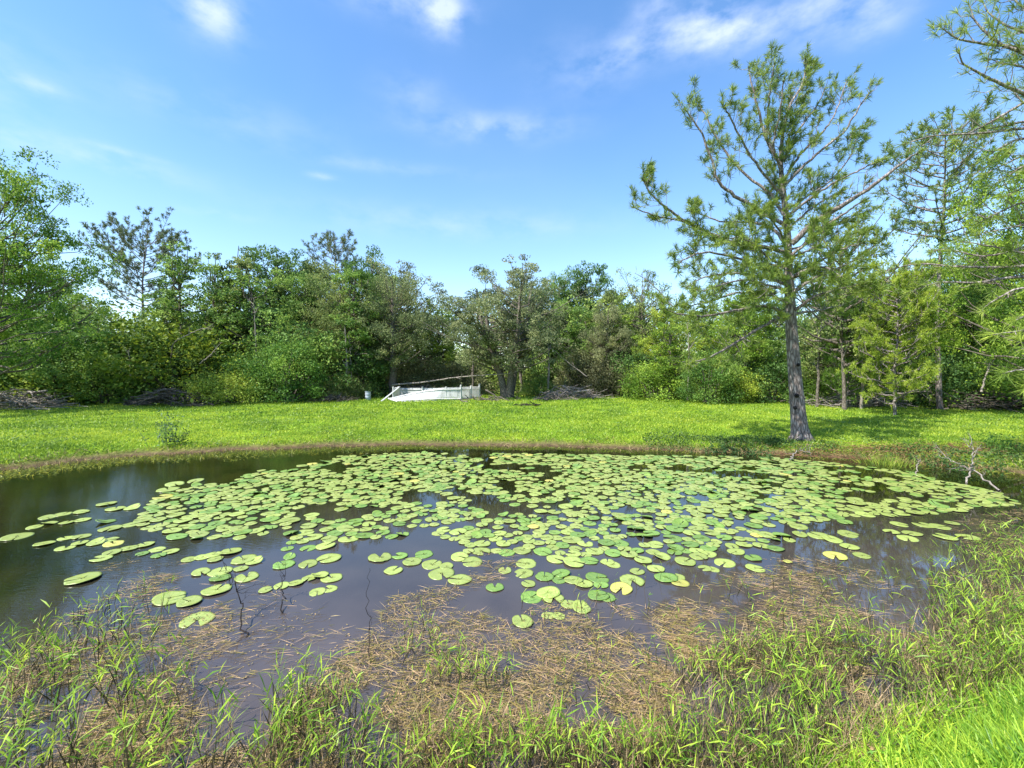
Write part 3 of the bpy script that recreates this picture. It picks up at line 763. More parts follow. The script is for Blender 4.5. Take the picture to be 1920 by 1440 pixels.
    for i, (pts, dd, wd) in enumerate(LIMBS):
        p = smooth_path(loc(pts, dd), 5 * len(pts), rg, .012)
        gl = Geo()
        tube(gl, p, np.linspace(wd * .38, .9, len(p)) / F * D0, 7)
        low = pts[0][1] > 470
        dn = BARE.get(i, 1.0)
        limb_twigs(gl, gc, p, rg, .15 if low else .28, .095 if low else .1, 1.05 if low else .88, 36 if low else 30, .23, .015, .5 if low else .7, .007, (.3, .05, .28), dens=dn, clumpy=True)
        gl.build('branch', PINE_BARK, root)
    # short inner shoots along the two leaders
    gi = Geo()
    limb_twigs(gi, gc, P_[24:], rg, .0, .05, .85, 34, .22, .015, .6, .007, (.35, 0, .3))
    gi.build('inner_twigs', PINE_BARK, root)
    gc.build('crown', NEEDLE, root, color=(.15, .225, .04))
big_pine()

# ------------------------------------------------------------------ pines off the right edge whose boughs reach in
def edge_pine(name, label, base, D, H, trunk_r, limbs, color, seed, nn, L, w, step, tl, wind=(-.1, 0, .1)):
    rg = np.random.default_rng(seed)
    z = gz1(*base); b = np.array([base[0], base[1], z])
    root = empty(name, tuple(b)); tag(root, label, 'pine')
    g = Geo(); tp = smooth_path([(0, 0, -.3), (.1, 0, H * .4), (-.1, .1, H * .75), (0, 0, H)], 20)
    tube(g, tp, trunk_r * np.linspace(1, .15, 20), 12); g.build('trunk', PINE_BARK, root)
    gc = Geo()
    for (pts, d0, d1, wd, den) in limbs:
        q = np.array([at(p[0], p[1], d0 + (d1 - d0) * i / max(1, len(pts) - 1)) for i, p in enumerate(pts)]) - b
        s = np.array([0, 0, np.clip(q[0][2] - .3, .5, H * .95)])
        path = np.vstack([s, q])
        p = smooth_path(path, 6 * len(path), rg, .004)
        gl = Geo(); tube(gl, p, np.linspace(wd, .008, len(p)), 7)
        limb_twigs(gl, gc, p, rg, .35, step, tl, nn, L, w, .4, .008, wind, dens=den)
        gl.build('branch', PINE_BARK, root)
    # crown on the far side of the trunk, out of frame
    for i in range(14):
        a = R(-70) + i * .19; zz = H * (.35 + .6 * i / 14)
        ln = rg.uniform(2, 3) * (1.2 - zz / H * .7)
        e = np.array([math.cos(a) * ln, math.sin(a) * ln, zz + .5])
        p = smooth_path([(0, 0, zz), e * .5 + np.array([0, 0, zz * .5]), e], 8)
        gl = Geo(); tube(gl, p, np.linspace(.05, .01, 8), 6); limb_twigs(gl, gc, p, rg, .3, step * 2.2, tl, nn, L, w, .4, .008, wind)
        gl.build('branch', PINE_BARK, root)
    gc.build('crown', NEEDLE, root, color=color)
edge_pine('near_pine', 'tall pine just outside the right edge whose thin boughs cross the upper right sky', (13.4, 8.9), 9, 14, .24, [
    ([(1960, 120), (1920, 100), (1875, 82), (1833, 45), (1815, 5)], 9.0, 9.4, .05, .9),
    ([(1950, 92), (1890, 86), (1830, 80), (1790, 70), (1762, 48)], 9.3, 9.0, .04, .9),
    ([(1960, 190), (1920, 176), (1860, 150), (1833, 135), (1805, 118), (1798, 92)], 9.0, 8.6, .045, .45),
    ([(1960, 165), (1920, 192), (1870, 222), (1820, 248), (1785, 268)], 9.0, 9.5, .04, .55),
    ([(1980, 235), (1920, 240), (1840, 250), (1750, 255), (1690, 272)], 8.8, 9.8, .04, .5),
    ([(1980, 215), (1920, 228), (1860, 240), (1800, 250)], 9.6, 9.9, .04, .8),
    ([(1960, 40), (1920, 15), (1880, -20)], 9.0, 9.3, .05, .9),
    ([(1960, 60), (1905, 55), (1860, 30), (1840, 0)], 9.8, 10.3, .04, .8),
    ([(1990, 270), (1920, 260), (1880, 275), (1840, 300)], 9.0, 9.4, .04, 1),
    ([(1990, 330), (1930, 310), (1890, 330), (1860, 350)], 9.0, 9.6, .04, 1),
    ([(1990, 380), (1920, 380), (1870, 400), (1830, 420)], 9.6, 10.4, .04, .9),
    ([(1990, 480), (1920, 474), (1860, 462), (1800, 452)], 10.2, 11.2, .045, .4),
    ([(1990, 490), (1900, 500), (1800, 500), (1720, 495), (1650, 510)], 10.2, 12, .05, 1),
    ([(1990, 520), (1900, 520), (1830, 530), (1760, 530), (1700, 550)], 10.2, 11.4, .05, .9),
    ([(1990, 440), (1900, 470), (1840, 480), (1780, 468), (1745, 470)], 10.5, 12, .04, .8),
    ([(1990, 300), (1930, 290), (1880, 310), (1840, 330)], 10.5, 11, .04, 1), ([(1990, 350), (1930, 350), (1880, 370)], 10.5, 11, .04, 1), ([(1990, 410), (1930, 420), (1880, 430), (1830, 440)], 10.8, 11.5, .04, 1),
    ([(1990, 210), (1930, 200), (1890, 160)], 10, 10.5, .04, .9), ([(1990, 140), (1940, 130), (1890, 120), (1850, 110)], 10, 10.6, .04, .9),
    ([(1990, 560), (1920, 540), (1870, 560), (1840, 580)], 9.6, 10.2, .04, .8),
    ], (.19, .27, .05), 15, 26, .23, .011, .15, .55)
edge_pine('young_pine', 'young pine at the right edge with long yellow-green needles close to the viewer', (10.2, 6.6), 6.4, 4.6, .09, [
    ([(2000, 610), (1950, 615), (1900, 622), (1862, 628)], 6.5, 6.3, .025, 1),
    ([(2000, 680), (1950, 690), (1905, 695), (1880, 700)], 6.5, 6.2, .025, 1),
    ([(2000, 700), (1960, 712), (1925, 730)], 6.4, 6.2, .02, 1),
    ([(2000, 600), (1950, 585), (1905, 600)], 6.6, 6.8, .02, 1),
    ([(2010, 640), (1960, 650), (1915, 655)], 6.6, 6.9, .02, 1),
    ], (.24, .33, .05), 16, 40, .25, .006, .3, .22, (-.1, 0, .0))

# ------------------------------------------------------------------ fallen and dead wood
def dead_branch(name, label, cat, pts3, r0, seed, mat=GREY_WOOD, side=8, slen=1.0, parent=None, up=.3):
    rg = np.random.default_rng(seed); g = Geo()
    p = smooth_path(pts3, 6 * len(pts3), rg, .02); tube(g, p, np.linspace(r0, r0 * .25, len(p)), 7)
    o = g
    for i in range(side):
        k = int(len(p) * rg.uniform(.25, .97)); k = min(k, len(p) - 2)
        d = nrm(nrm(p[k + 1] - p[k]) * .8 + nrm(rg.normal(0, 1, 3)) * .8 + np.array([0, 0, up]))
        e = p[k] + d * slen * rg.uniform(.4, 1.1)
        q = smooth_path([p[k], (p[k] + e) / 2 + rg.normal(0, .08 * slen, 3), e], 6); tube(g, q, np.linspace(r0 * .35, r0 * .1, 6), 5)
        for j in range(2):
            e2 = q[3] + nrm(d + rg.normal(0, .7, 3)) * slen * .4
            tube(g, [q[3], (q[3] + e2) / 2 + rg.normal(0, .03, 3), e2], [r0 * .15, r0 * .1, r0 * .06], 4)
    ob = g.build(name, mat)
    c = np.array(pts3[0], float); ob.data.transform(__import__('mathutils').Matrix.Translation(-Vector(c))); ob.location = c
    return tag(ob, label, cat)
dead_branch('fallen_tree', 'long thin grey fallen trunk leaning from the fence onto the many-stemmed oak', 'fallen tree', [at(735, 722, 36.8), at(800, 716, 36.6), at(860, 707, 36), at(945, 701, 34.6), at(968, 697, 34.4)], .085, 1, side=6, slen=.8)
dead_branch('dead_branch', 'pale dead branch curving up from the left thicket', 'branch', [at(322, 655, 30.5), at(330, 640, 30), at(365, 622, 30), at(395, 612, 30)], .05, 2, side=5, slen=.7)
dead_branch('dead_branch', 'bent pale dead branch low in the thicket right of the curving one', 'branch', [at(375, 682, 30.5), at(398, 662, 30), at(415, 642, 30)], .05, 3, side=3, slen=.5)
dead_branch('dead_branch', 'forked white dead branch above the dark root mound', 'branch', [at(245, 705, 29.5), at(243, 680, 29.5), at(240, 655, 29.5)], .04, 4, side=5, slen=.6)
dead_branch('dead_branch', 'pale bare pole leaning right of the many-stemmed oak', 'branch', [at(1100, 706, 37), at(1060, 675, 37), at(1020, 640, 36.5)], .05, 5, side=3, slen=.8)
dead_branch('fallen_log', 'short grey log propped up right of the brush pile', 'log', [at(1180, 722, 37), at(1195, 718, 37), at(1205, 714, 37)], .16, 6, side=0)
dead_branch('dead_branch', 'bare dead limb sticking up from the treeline left of the big pine', 'branch', [at(1262, 575, 33), at(1225, 535, 33), at(1205, 520, 33), at(1190, 512, 33)], .05, 7, side=8, slen=.8)
dead_branch('dead_branch', 'pale dead limb spreading just right of the big pine trunk', 'branch', [at(1545, 640, 26), at(1535, 625, 26), at(1560, 605, 26), at(1600, 630, 26)], .05, 8, side=10, slen=1.1)
dead_branch('dead_branch', 'dead limb with reddish needles leaning in the right wood', 'branch', [at(1700, 700, 26), at(1680, 685, 26), at(1655, 665, 26)], .05, 9, side=10, slen=.9)
dead_branch('dead_branch', 'grey branches lying flat at the foot of the wood on the right', 'branch', [at(1645, 735, 26), at(1700, 736, 26), at(1745, 733, 26)], .06, 10, side=8, slen=1.0, up=0)
dead_branch('dead_branch', 'green-grey fallen pole on the lawn edge in front of the lying branches', 'branch', [at(1640, 738, 25), at(1680, 741, 24.6), at(1695, 746, 24.3)], .04, 11, side=2, slen=.4, up=0)
dead_branch('dead_branch', 'curved dead branch leaning near the young pine at the right edge', 'branch', [at(1840, 735, 22), at(1850, 700, 22), at(1865, 670, 22)], .05, 12, side=6, slen=.7)
dead_branch('dead_branch', 'white bare twigs lying at the waterline beside the pine roots', 'branch', [on(1480, 862, .05), on(1495, 846, .12), on(1520, 848, .15)], .02, 13, side=9, slen=.45)
dead_branch('fallen_branch', 'bleached forked branch rising from the water at the right of the lily pads', 'branch', [on(1875, 920, .02), at(1830, 885, 10.2), at(1790, 868, 10.4), at(1765, 850, 10.6)], .02, 14, side=9, slen=.42)
dead_branch('fallen_branch', 'upright bleached twigs beside the forked branch in the water', 'branch', [on(1812, 905, 0), at(1820, 880, 10.2), at(1823, 850, 10.2), at(1818, 832, 10.2)], .022, 15, side=7, slen=.4, up=.8)
dead_branch('fallen_branch', 'single thin bleached twig standing in the water left of the forked branch', 'branch', [on(1718, 890, 0), at(1722, 868, 11), at(1720, 862, 11)], .015, 16, side=2, slen=.2)
dead_branch('dark_twigs', 'tall dark branching twigs standing in open water, left of the other', 'twig', [on(462, 1195, 0), at(452, 1130, 4.5), at(440, 1095, 4.55), at(420, 1055, 4.6)], .008, 17, DARK_WOOD, 9, .28, up=.8)
dead_branch('dark_twigs', 'dark twigs standing in open water right of the taller bunch', 'twig', [on(530, 1150, 0), at(528, 1100, 4.9), at(535, 1070, 4.9)], .007, 18, DARK_WOOD, 5, .22, up=.9)
dead_branch('dark_twigs', 'single tall dark reed stem rising from open water in the centre left', 'twig', [on(692, 1240, 0), at(691, 1150, 4.1), at(693, 1065, 4.1)], .005, 19, DARK_WOOD, 2, .15, up=.9)
dead_branch('dark_twigs', 'small bent dark twigs low in the floating dead grass', 'twig', [on(350, 1245, 0), at(365, 1250, 4), at(385, 1260, 3.9)], .006, 20, DARK_WOOD, 4, .15)

for j, (px, b_, t_, D, r, lb) in enumerate([(648, 738, 610, 34.5, .11, 'slim grey trunk, left one of a close pair right of the large round bush'), (656, 738, 625, 35, .09, 'slim grey trunk, right one of a close pair right of the large round bush'),
     (1027, 735, 610, 38, .12, 'straight pale trunk right of the many-stemmed oak, in its shade'), (885, 738, 620, 37.5, .12, 'dark straight trunk left of the many-stemmed oak'), (1290, 738, 600, 32, .08, 'thin straight trunk between the slim twin-stemmed tree and the cedar-like shrub'),
     (1617, 742, 610, 25.5, .09, 'thin pale trunk between the two young pines'), (1533, 742, 600, 27, .1, 'rusty brown broken trunk just right of the big pine'), (478, 735, 560, 33.5, .08, 'thin bare trunk rising behind the left side of the large round bush')]):
    x = at(px, HOR, D)[0]
    dead_branch('bare_trunk', lb, 'tree trunk', [np.array([x, D, gz1(x, D) - .1]), at(px + 2, (b_ + t_) / 2, D), at(px - 2, t_, D)], r, 60 + j, OAK_BARK if j in (3, 6) else GREY_WOOD, side=7, slen=.8)

def brush_pile(name, label, px, py, D, wide, high, n, seed, mat, dirt=None):
    rg = np.random.default_rng(seed); g = Geo()
    c = at(px, py, D); z = gz1(c[0], D)
    for i in range(n):
        x = float(np.clip(rg.normal(0, wide * .36), -wide * .65, wide * .65)); y = float(np.clip(rg.normal(0, wide * .2), -wide * .4, wide * .4))
        hh = high * math.exp(-(x / (wide * .5)) ** 2) * rg.uniform(.1, 1)
        ln = rg.uniform(.5, 1.5) * wide * .35; a = rg.uniform(0, 2 * PI); el = rg.normal(0, .25)
        d = np.array([math.cos(a) * math.cos(el), math.sin(a) * math.cos(el), math.sin(el)]) * ln * .5
        p = np.array([x, y, max(hh, .05 + abs(d[2]))])
        tube(g, [p - d, p + rg.normal(0, .06, 3), p + d], np.array([1, .8, .4]) * rg.choice([.015, .025, .04, .07], p=[.4, .35, .18, .07]), 5)
    o = g.build(name, mat); o.location = (c[0], D, z)
    return tag(o, label, 'brush pile')
brush_pile('brush_pile', 'pile of pale cut branches and sticks on the lawn behind the many-stemmed oak', 1075, 735, 35, 4.0, .9, 190, 1, GREY_WOOD)
brush_pile('brush_pile', 'heap of dark roots and broken limbs at the lawn edge on the left', 322, 740, 28.5, 3.6, 1.1, 220, 2, BRUSH)
brush_pile('brush_pile', 'tangled grey brush lying at the far left lawn edge', 30, 740, 26, 4.0, 1.1, 220, 3, GREY_WOOD)
brush_pile('brush_pile', 'small low heap of sticks left of the metal bin', 625, 745, 32, 2.2, .5, 90, 4, BRUSH)
brush_pile('brush_pile', 'low tangle of grey limbs under the trees right of the big pine', 1600, 740, 27.5, 4, .9, 160, 5, GREY_WOOD)
brush_pile('brush_pile', 'tangle of dead limbs by the right edge of the lawn', 1870, 735, 25, 5, 1.1, 140, 6, BRUSH)
brush_pile('brush_pile', 'loose grey branches behind the white fence under the leaning trunk', 790, 735, 39, 4, 1.0, 130, 7, GREY_WOOD)
brush_pile('debris', 'small dark scrap of branches lying alone on the open lawn', 990, 767, 27, 1.1, .12, 26, 8, DARK_WOOD)
brush_pile('debris', 'thin scatter of dark litter on the lawn in front of the many-stemmed oak', 922, 752, 32, 3.0, .05, 50, 9, OAK_BARK)
brush_pile('debris', 'thin scatter of dark litter on the lawn in front of the brush pile', 1050, 750, 32.5, 2.6, .05, 50, 10, OAK_BARK)

# ------------------------------------------------------------------ metal bin by the trees
def bin_():
    c = at(690, 742, 33.5); z = gz1(c[0], 33.5)
    root = empty('metal_bin', (c[0], 33.5, z)); tag(root, 'small blue-grey metal bin standing at the foot of the trees', 'bin')
    g = Geo(); zz = np.array([0, .02, .2, .22, .24, .42, .44, .46, .66, .68, .68, .6]); rr = np.array([.2, .21, .21, .225, .21, .21, .225, .21, .21, .225, .19, .19])
    tube(g, np.column_stack([zz * 0, zz * 0, zz]), rr, 20, cap=False); o = g.build('body', METAL, root)
    g = Geo(); tube(g, [(0, 0, .55), (0, 0, .6)], [.19, .19], 20); g.build('lid', METAL, root)
bin_()

# ------------------------------------------------------------------ white vinyl fence, partly collapsed
def box(g, c, sx, sy, sz, R3=None):
    v = np.array([[x, y, z] for x in (-.5, .5) for y in (-.5, .5) for z in (-.5, .5)]) * np.array([sx, sy, sz])
    if R3 is not None: v = v @ R3.T
    g.add(v + c, [np.array([[0, 1, 3, 2], [4, 6, 7, 5], [0, 4, 5, 1], [2, 3, 7, 6], [0, 2, 6, 4], [1, 5, 7, 3]])])
def fence():
    A = at(737, 750, 32.5); root_z = gz1(A[0], A[1])
    root = empty('white_fence', (A[0], A[1], root_z)); tag(root, 'white vinyl picket fence around a small plot, its front left side collapsed', 'fence')
    o0 = np.array([A[0], A[1], root_z])
    def panel(b0, b1, t0, t1, np_, gap=.2):
        """panel spanned by bottom edge b0-b1 and top edge t0-t1, pickets across"""
        b0, b1, t0, t1 = [np.asarray(q, float) - o0 for q in (b0, b1, t0, t1)]
        g = Geo()
        for i in range(np_):
            u = (i + .08) / np_; u2 = (i + 1 - gap) / np_
            q = []
            for uu in (u, u2):
                b = b0 + (b1 - b0) * uu; t = t0 + (t1 - t0) * uu; q += [b, t]
            n = nrm(np.cross(q[2] - q[0], q[1] - q[0])) * .016
            m = (q[1] + q[3]) / 2 + nrm(q[1] - q[0]) * .05
            v = [q[0] - n, q[2] - n, q[3] - n, m - n, q[1] - n, q[0] + n, q[2] + n, q[3] + n, m + n, q[1] + n]
            g.add(v, [np.array([[0, 1, 2, 4], [5, 9, 7, 6], [0, 5, 6, 1], [1, 6, 7, 2], [0, 4, 9, 5], [2, 7, 8, 3], [3, 8, 9, 4]]), np.array([[2, 3, 4], [7, 9, 8]])])
        g.build('picket_panel', VINYL, root, smooth=False)
        g = Geo()
        for h in (.12, .86):
            n = nrm(np.cross(b1 - b0, t0 - b0)) * .045
            pts = [b0 + (b1 - b0) * s + ((t0 + (t1 - t0) * s) - (b0 + (b1 - b0) * s)) * h + n for s in np.linspace(0, 1, 5)]
            tube(g, pts, .04, 4)
        g.build('rail', VINYL, root, smooth=False)
    def post(p, h, top=None):
        p = np.asarray(p, float) - o0; e = p + np.array([0, 0, h]) if top is None else np.asarray(top) - o0
        g = Geo(); tube(g, [p, e], .065, 4); d = nrm(e - p)
        tube(g, [e, e + d * .02, e + d * .06], [.08, .08, .01], 4)
        g.build('post', VINYL, root, smooth=False)
    G = lambda px, D, z=0: np.array([at(px, HOR, D)[0], D, root_z + z])
    # back run
    panel(G(749, 36), G(792, 35.8), G(749, 36.1, .8), G(792, 35.9, .8), 20, .12); panel(G(792, 35.8), G(836, 35.6), G(792, 35.9, .8), G(836, 35.7, .8), 20, .12)
    panel(G(836, 35.6), G(880, 35.4), G(836, 35.7, .8), G(880, 35.5, .8), 20, .12)
    post(G(748, 36), .92); post(G(792, 35.8), .9); post(G(836, 35.6), .9)
    # left side, leaning
    panel(G(736, 33.4), G(748, 35.9), G(739, 33.2, .9), G(750, 35.8, .95), 14, .15)
    post(G(737, 33.2), .98)
    # fallen rail in front of the corner
    post(G(714, 32), 0, G(747, 33.4, .95))
    # front run: collapsed, twisting up to the standing part
    pts = [(728, 31.6), (762, 32.0), (796, 32.4), (832, 33.0)]
    tops = [(737, 33.6, .12), (772, 33.3, .42), (806, 33.2, .72), (832, 33.1, .95)]
    # bottom edge on the lawn; top edge rises towards the standing part
    bots = [G(745, 31.3, .02), G(775, 31.8, .0), G(805, 32.4, .0), G(832, 33.0, .0)]
    tps = [G(728, 32.1, .2), G(764, 32.7, .5), G(800, 33.0, .78), G(832, 33.1, .95)]
    for i in range(3): panel(bots[i], bots[i + 1], tps[i], tps[i + 1], 12, .2)
    post(bots[0], 0, tps[0])
    panel(G(832, 33.0), G(863, 33.4), G(832, 33.1, .95), G(863, 33.4, .97), 12, .25)
    post(G(864, 33.4), 1.12)
    panel(G(865, 33.5), G(898, 35.4), G(865, 33.5, .95), G(898, 35.4, .95), 15, .35)
    post(G(899, 35.4), 1.15); post(G(883, 34.4), 1.02)
fence()

# ------------------------------------------------------------------ small plants on the banks
def clump(name, label, p, n, h, spread, color, seed, w=.012, cat='plant', leafy=False, open_=.35):
    rg = np.random.default_rng(seed); g = Geo()
    b = np.column_stack([rg.normal(0, spread * .35, (n, 2)), np.zeros(n)])
    d = np.column_stack([rg.normal(0, open_, (n, 2)) + b[:, :2] / max(spread, .01) * open_ * 2, np.ones(n)])
    L = h * rg.uniform(.5, 1.1, n)
    blades(g, b, d, L, w, .35, rg)
    if leafy:
        for i in range(n):
            k = 16; t = rg.uniform(.1, .85, k)[:, None]
            leaves(g, b[i] + nrm(d[i]) * L[i] * t + rg.normal(0, .05, (k, 3)), .07, .4, rg)
    o = g.build(name, LEAF if leafy else GRASS, color=color); o.location = p
    return tag(o, label, cat)
def gp(px, py, z=.2):
    q = on(px, py, z); return (q[0], q[1], gz1(q[0], q[1]))
clump('sapling', 'upright bluish-green leafy sapling alone on the left bank', gp(314, 836), 22, 1.45, .4, (.085, .16, .07), 1, leafy=True, open_=.1)
clump('sapling', 'small leafy shoot beside the upright sapling on the left bank', gp(335, 833), 12, .7, .4, (.08, .14, .03), 2, leafy=True)
clump('shrub', 'bright yellow-green grassy clump on the bank right of the big pine', gp(1665, 858), 380, .6, .8, (.2, .3, .04), 3)
clump('shrub', 'dark weedy clump on the bank behind the bleached twigs', gp(1800, 868), 40, .7, .8, (.06, .13, .03), 4, leafy=True)
clump('shrub', 'dark green weeds on the bank left of the big pine', gp(1410, 840), 30, .45, 1.0, (.04, .1, .025), 5, leafy=True)
clump('shrub', 'low dark weeds at the waterline midway to the pine', gp(1345, 838), 30, .45, .9, (.05, .11, .03), 6, leafy=True)
clump('shrub', 'leafy weeds at the foot of the big pine trunk', gp(1455, 832), 24, .4, .7, (.045, .11, .025), 7, leafy=True)
clump('shrub', 'green weeds on the bank below the right edge trees', gp(1895, 850), 40, .6, .9, (.09, .19, .03), 8, leafy=True)

# ------------------------------------------------------------------ lily pads
PADM = {}
def pad_mat(name, c1, c2, edge):
    m, N, L = new_mat(name)
    out = N.new('ShaderNodeOutputMaterial'); p = N.new('ShaderNodeBsdfPrincipled'); p.inputs['Roughness'].default_value = .33
    tc = N.new('ShaderNodeTexCoord'); oi = N.new('ShaderNodeObjectInfo'); a = N.new('ShaderNodeAttribute'); a.attribute_name = 'rnd'
    nz = N.new('ShaderNodeTexNoise'); nz.inputs['Scale'].default_value = 9; nz.inputs['Detail'].default_value = 4; L.new(tc.outputs['Object'], nz.inputs['Vector'])
    add = N.new('ShaderNodeMath'); add.operation = 'MULTIPLY_ADD'; add.inputs[1].default_value = .55
    L.new(a.outputs['Fac'], add.inputs[0]); L.new(nz.outputs[0], add.inputs[2])
    rp = ramp(N, [(.3, c1), (.95, c2)]); L.new(add.outputs[0], rp.inputs[0])
    # veins
    hv = N.new('ShaderNodeHueSaturation'); mr = N.new('ShaderNodeMapRange'); mr.inputs[3].default_value = .78; mr.inputs[4].default_value = 1.12
    L.new(oi.outputs['Random'], mr.inputs[0]); L.new(mr.outputs[0], hv.inputs['Value']); L.new(rp.outputs[0], hv.inputs['Color'])
    sp = N.new('ShaderNodeTexNoise'); sp.inputs['Scale'].default_value = 38; L.new(tc.outputs['Object'], sp.inputs['Vector'])
    spr = ramp(N, [(.62, (0, 0, 0)), (.7, (.75, .75, .75))]); L.new(sp.outputs[0], spr.inputs[0])
    mx = N.new('ShaderNodeMixRGB'); L.new(spr.outputs[0], mx.inputs[0]); L.new(hv.outputs[0], mx.inputs[1]); mx.inputs[2].default_value = (*edge, 1)
    L.new(mx.outputs[0], p.inputs['Base Color']); L.new(p.outputs[0], out.inputs[0])
    return m
PADM['light'] = pad_mat('lily_pad_pale', (.2, .29, .055), (.32, .37, .1), (.28, .22, .06))
PADM['green'] = pad_mat('lily_pad_green', (.09, .2, .035), (.2, .3, .06), (.2, .2, .05))
PADM['yellow'] = pad_mat('lily_pad_yellow', (.32, .38, .07), (.45, .4, .1), (.33, .2, .06))
def pad_geo(rg, curl=0.0, nseg=26, notch=None):
    """unit radius pad: flat round leaf with a slit, thin, slightly wavy"""
    notch = rg.uniform(.05, .2) if notch is None else notch
    a = np.linspace(notch, 2 * PI - notch, nseg)
    ph = rg.uniform(0, 6.3, 3)
    rad = 1 + .03 * np.sin(2 * a + ph[0]) + .018 * np.sin(5 * a + ph[1]) + rg.normal(0, rg.choice([.006, .012, .035]), nseg)
    rad[0] *= .94; rad[-1] *= .94
    rings = []
    for f in (.12, .5, .85, 1.0):
        z = .012 * f + (.02 * f * f * np.sin(3 * a + ph[2])) * (f > .3) + curl * f ** 3 * np.maximum(0, np.cos(a - ph[0])) * .5
        rings.append(np.column_stack([np.cos(a) * rad * f - .0, np.sin(a) * rad * f, z + .03]))
    v = np.concatenate(rings); c = np.array([[-.04, 0, .028]])
    q = []
    for k in range(3):
        i = np.arange(nseg - 1) + k * nseg
        q.append(np.stack([i, i + 1, i + nseg + 1, i + nseg], 1))
    vert = np.concatenate([v, c]); ci = len(v)
    t = np.stack([np.full(nseg - 1, ci), np.arange(1, nseg), np.arange(nseg - 1)], 1)[:, ::-1]
    rim = rings[-1] - np.array([0, 0, .035]); vert = np.concatenate([vert, rim])
    i = np.arange(nseg - 1) + 3 * nseg; j = np.arange(nseg - 1) + ci + 1
    q.append(np.stack([i, i + 1, j + 1, j], 1))
    vein = np.concatenate([np.tile(.35 + .25 * np.sin(a * 9 + ph[1]) , 1) * w for w in (1, .9, .8, .5)] + [[.4], np.full(nseg, .1)])
    return vert, [np.concatenate(q), t], vein
prg = np.random.default_rng(21)
PADV = []
for i in range(12):
    g = Geo(); v, f, r = pad_geo(prg, curl=[0, .1, 0, .08, .02, .2, 0, .12, .8, .05, 0, .15][i], notch=[None, .12, .3, None, .08, None, .2, .15, .1, .06, .4, None][i]); g.add(v, f, r); PADV.append(g)
PADMESH = {k: [g.mesh('lily_pad', m) for g in PADV] for k, m in PADM.items()}
TR = """32,1005,66 89,969,40 118,963,38 153,959,36 200,944,40 217,953,40 248,952,33 65,987,36 93,980,34 125,979,32 155,974,36 199,977,40,g 207,990,46 83,1018,45
123,1008,36 153,1005,38 123,1026,44 150,1017,40 180,1017,38 207,1011,36 213,1018,44,y 190,1046,47 210,1035,40 242,1027,40 273,1020,36 267,1037,28,g 295,1029,34 298,1040,32,g 320,1033,34
155,1084,73 308,931,45,y 315,917,45 328,907,40 367,901,34 355,1047,34 380,1043,34 400,1039,36 404,1047,34 433,1033,44 457,1048,50 477,1052,34 377,1072,42 413,1070,50 413,1082,44,g
452,1065,30 463,1081,48 543,1043,25,g 532,1058,42,g 578,1056,40 617,1045,48 318,1121,67 355,1127,56 406,1105,58 370,1160,70,h 498,1105,28 528,1097,32 555,1092,30 580,1083,30 600,1078,34 622,1082,42
595,1108,32 618,1102,32 713,1044,46 750,1041,30,g 795,1038,36,g 773,1052,38 738,1068,36 810,1057,39 828,1074,48 862,1085,46 837,1061,26 862,1043,34 885,1052,40 928,1100,33,g 947,1068,27 982,1073,40 987,1055,40
1021,1080,37,g 1052,1074,36,g 1048,1086,26,g 991,1093,28 1075,1086,36 1095,1093,36 1120,1082,45,g 1127,1095,28,g 1077,1053,44 1105,1050,36,g 1043,1047,38 1150,1057,28 1139,1052,26 1185,1087,50 1165,1102,46,y 1122,1116,40,g
1137,1118,38,g 997,1118,42,G 1028,1111,44 1037,1120,40 1067,1131,34 1091,1139,36 1029,1152,26 1048,1153,26 980,1163,45 1275,1091,36,y 1249,1082,45,g 1270,1080,30 1416,1064,38 1359,1054,44 1412,1045,35,G 1322,1064,26 1338,1066,24
1454,1028,34,G 1566,1041,47,y 1616,1040,38 1477,1052,18,y 1593,1024,42 1535,1003,46 1560,1010,44 1590,1000,44 1671,996,33 1710,999,40 1702,1008,46 1686,982,38 1732,983,46 1762,987,44 1785,980,32 1772,1006,50 1815,1006,52
1584,978,34,g 1380,1033,34 1395,1020,34 1428,1022,34 1500,1001,34 1195,1070,30 1230,1065,34 1206,1049,36 1240,1042,36 1180,1038,36 1150,1036,34,g 1115,1032,36 1285,1052,40 1310,1042,36"""
pads = []
for tok in TR.split():
    a = tok.split(','); px, py, w = float(a[0]), float(a[1]), float(a[2]); c = a[3] if len(a) > 3 else 'l'
    p = on(px, py, .015); r = w * p[1] / (2 * math.hypot(F, px - 960))
    pads.append((p[0], p[1], min(r, .21), c, True, px, py))
DENSE = [(262, 962), (300, 932), (340, 912), (430, 905), (480, 884), (600, 868), (640, 855), (760, 849), (1000, 851), (1450, 857), (1560, 868), (1700, 884), (1780, 905), (1880, 925), (1910, 945), (1800, 958), (1700, 966),
         (1560, 972), (1500, 985), (1480, 1015), (1400, 1018), (1360, 1035), (1240, 1052), (1130, 1045), (1010, 1035), (880, 1040), (860, 1015), (800, 1000), (700, 1012), (660, 1018), (600, 1036), (480, 1030), (420, 1008), (360, 1015), (270, 992), (245, 985)]
wp = [on(x, y)[:2] for x, y in DENSE]
lo = np.min(wp, 0); hi = np.max(wp, 0)
cand = prg.uniform(lo, hi, (26000, 2)); cand = cand[sdf(wp, cand) < 0]
gap = vnoise(cand, .9, 31) * .6 + vnoise(cand, .35, 32) * .4
cand = cand[(gap > .28 + .15 * vnoise(cand, 2.0, 33))]
cell = {}
def near_ok(x, y, r):
    cx, cy = int(x // .3), int(y // .3)
    for i in (-1, 0, 1):
        for j in (-1, 0, 1):
            for (a, b, c) in cell.get((cx + i, cy + j), ()):
                if math.hypot(a - x, (b - y)) < (r + c) * (.69 + .14 * prg.random()): return False
    return True
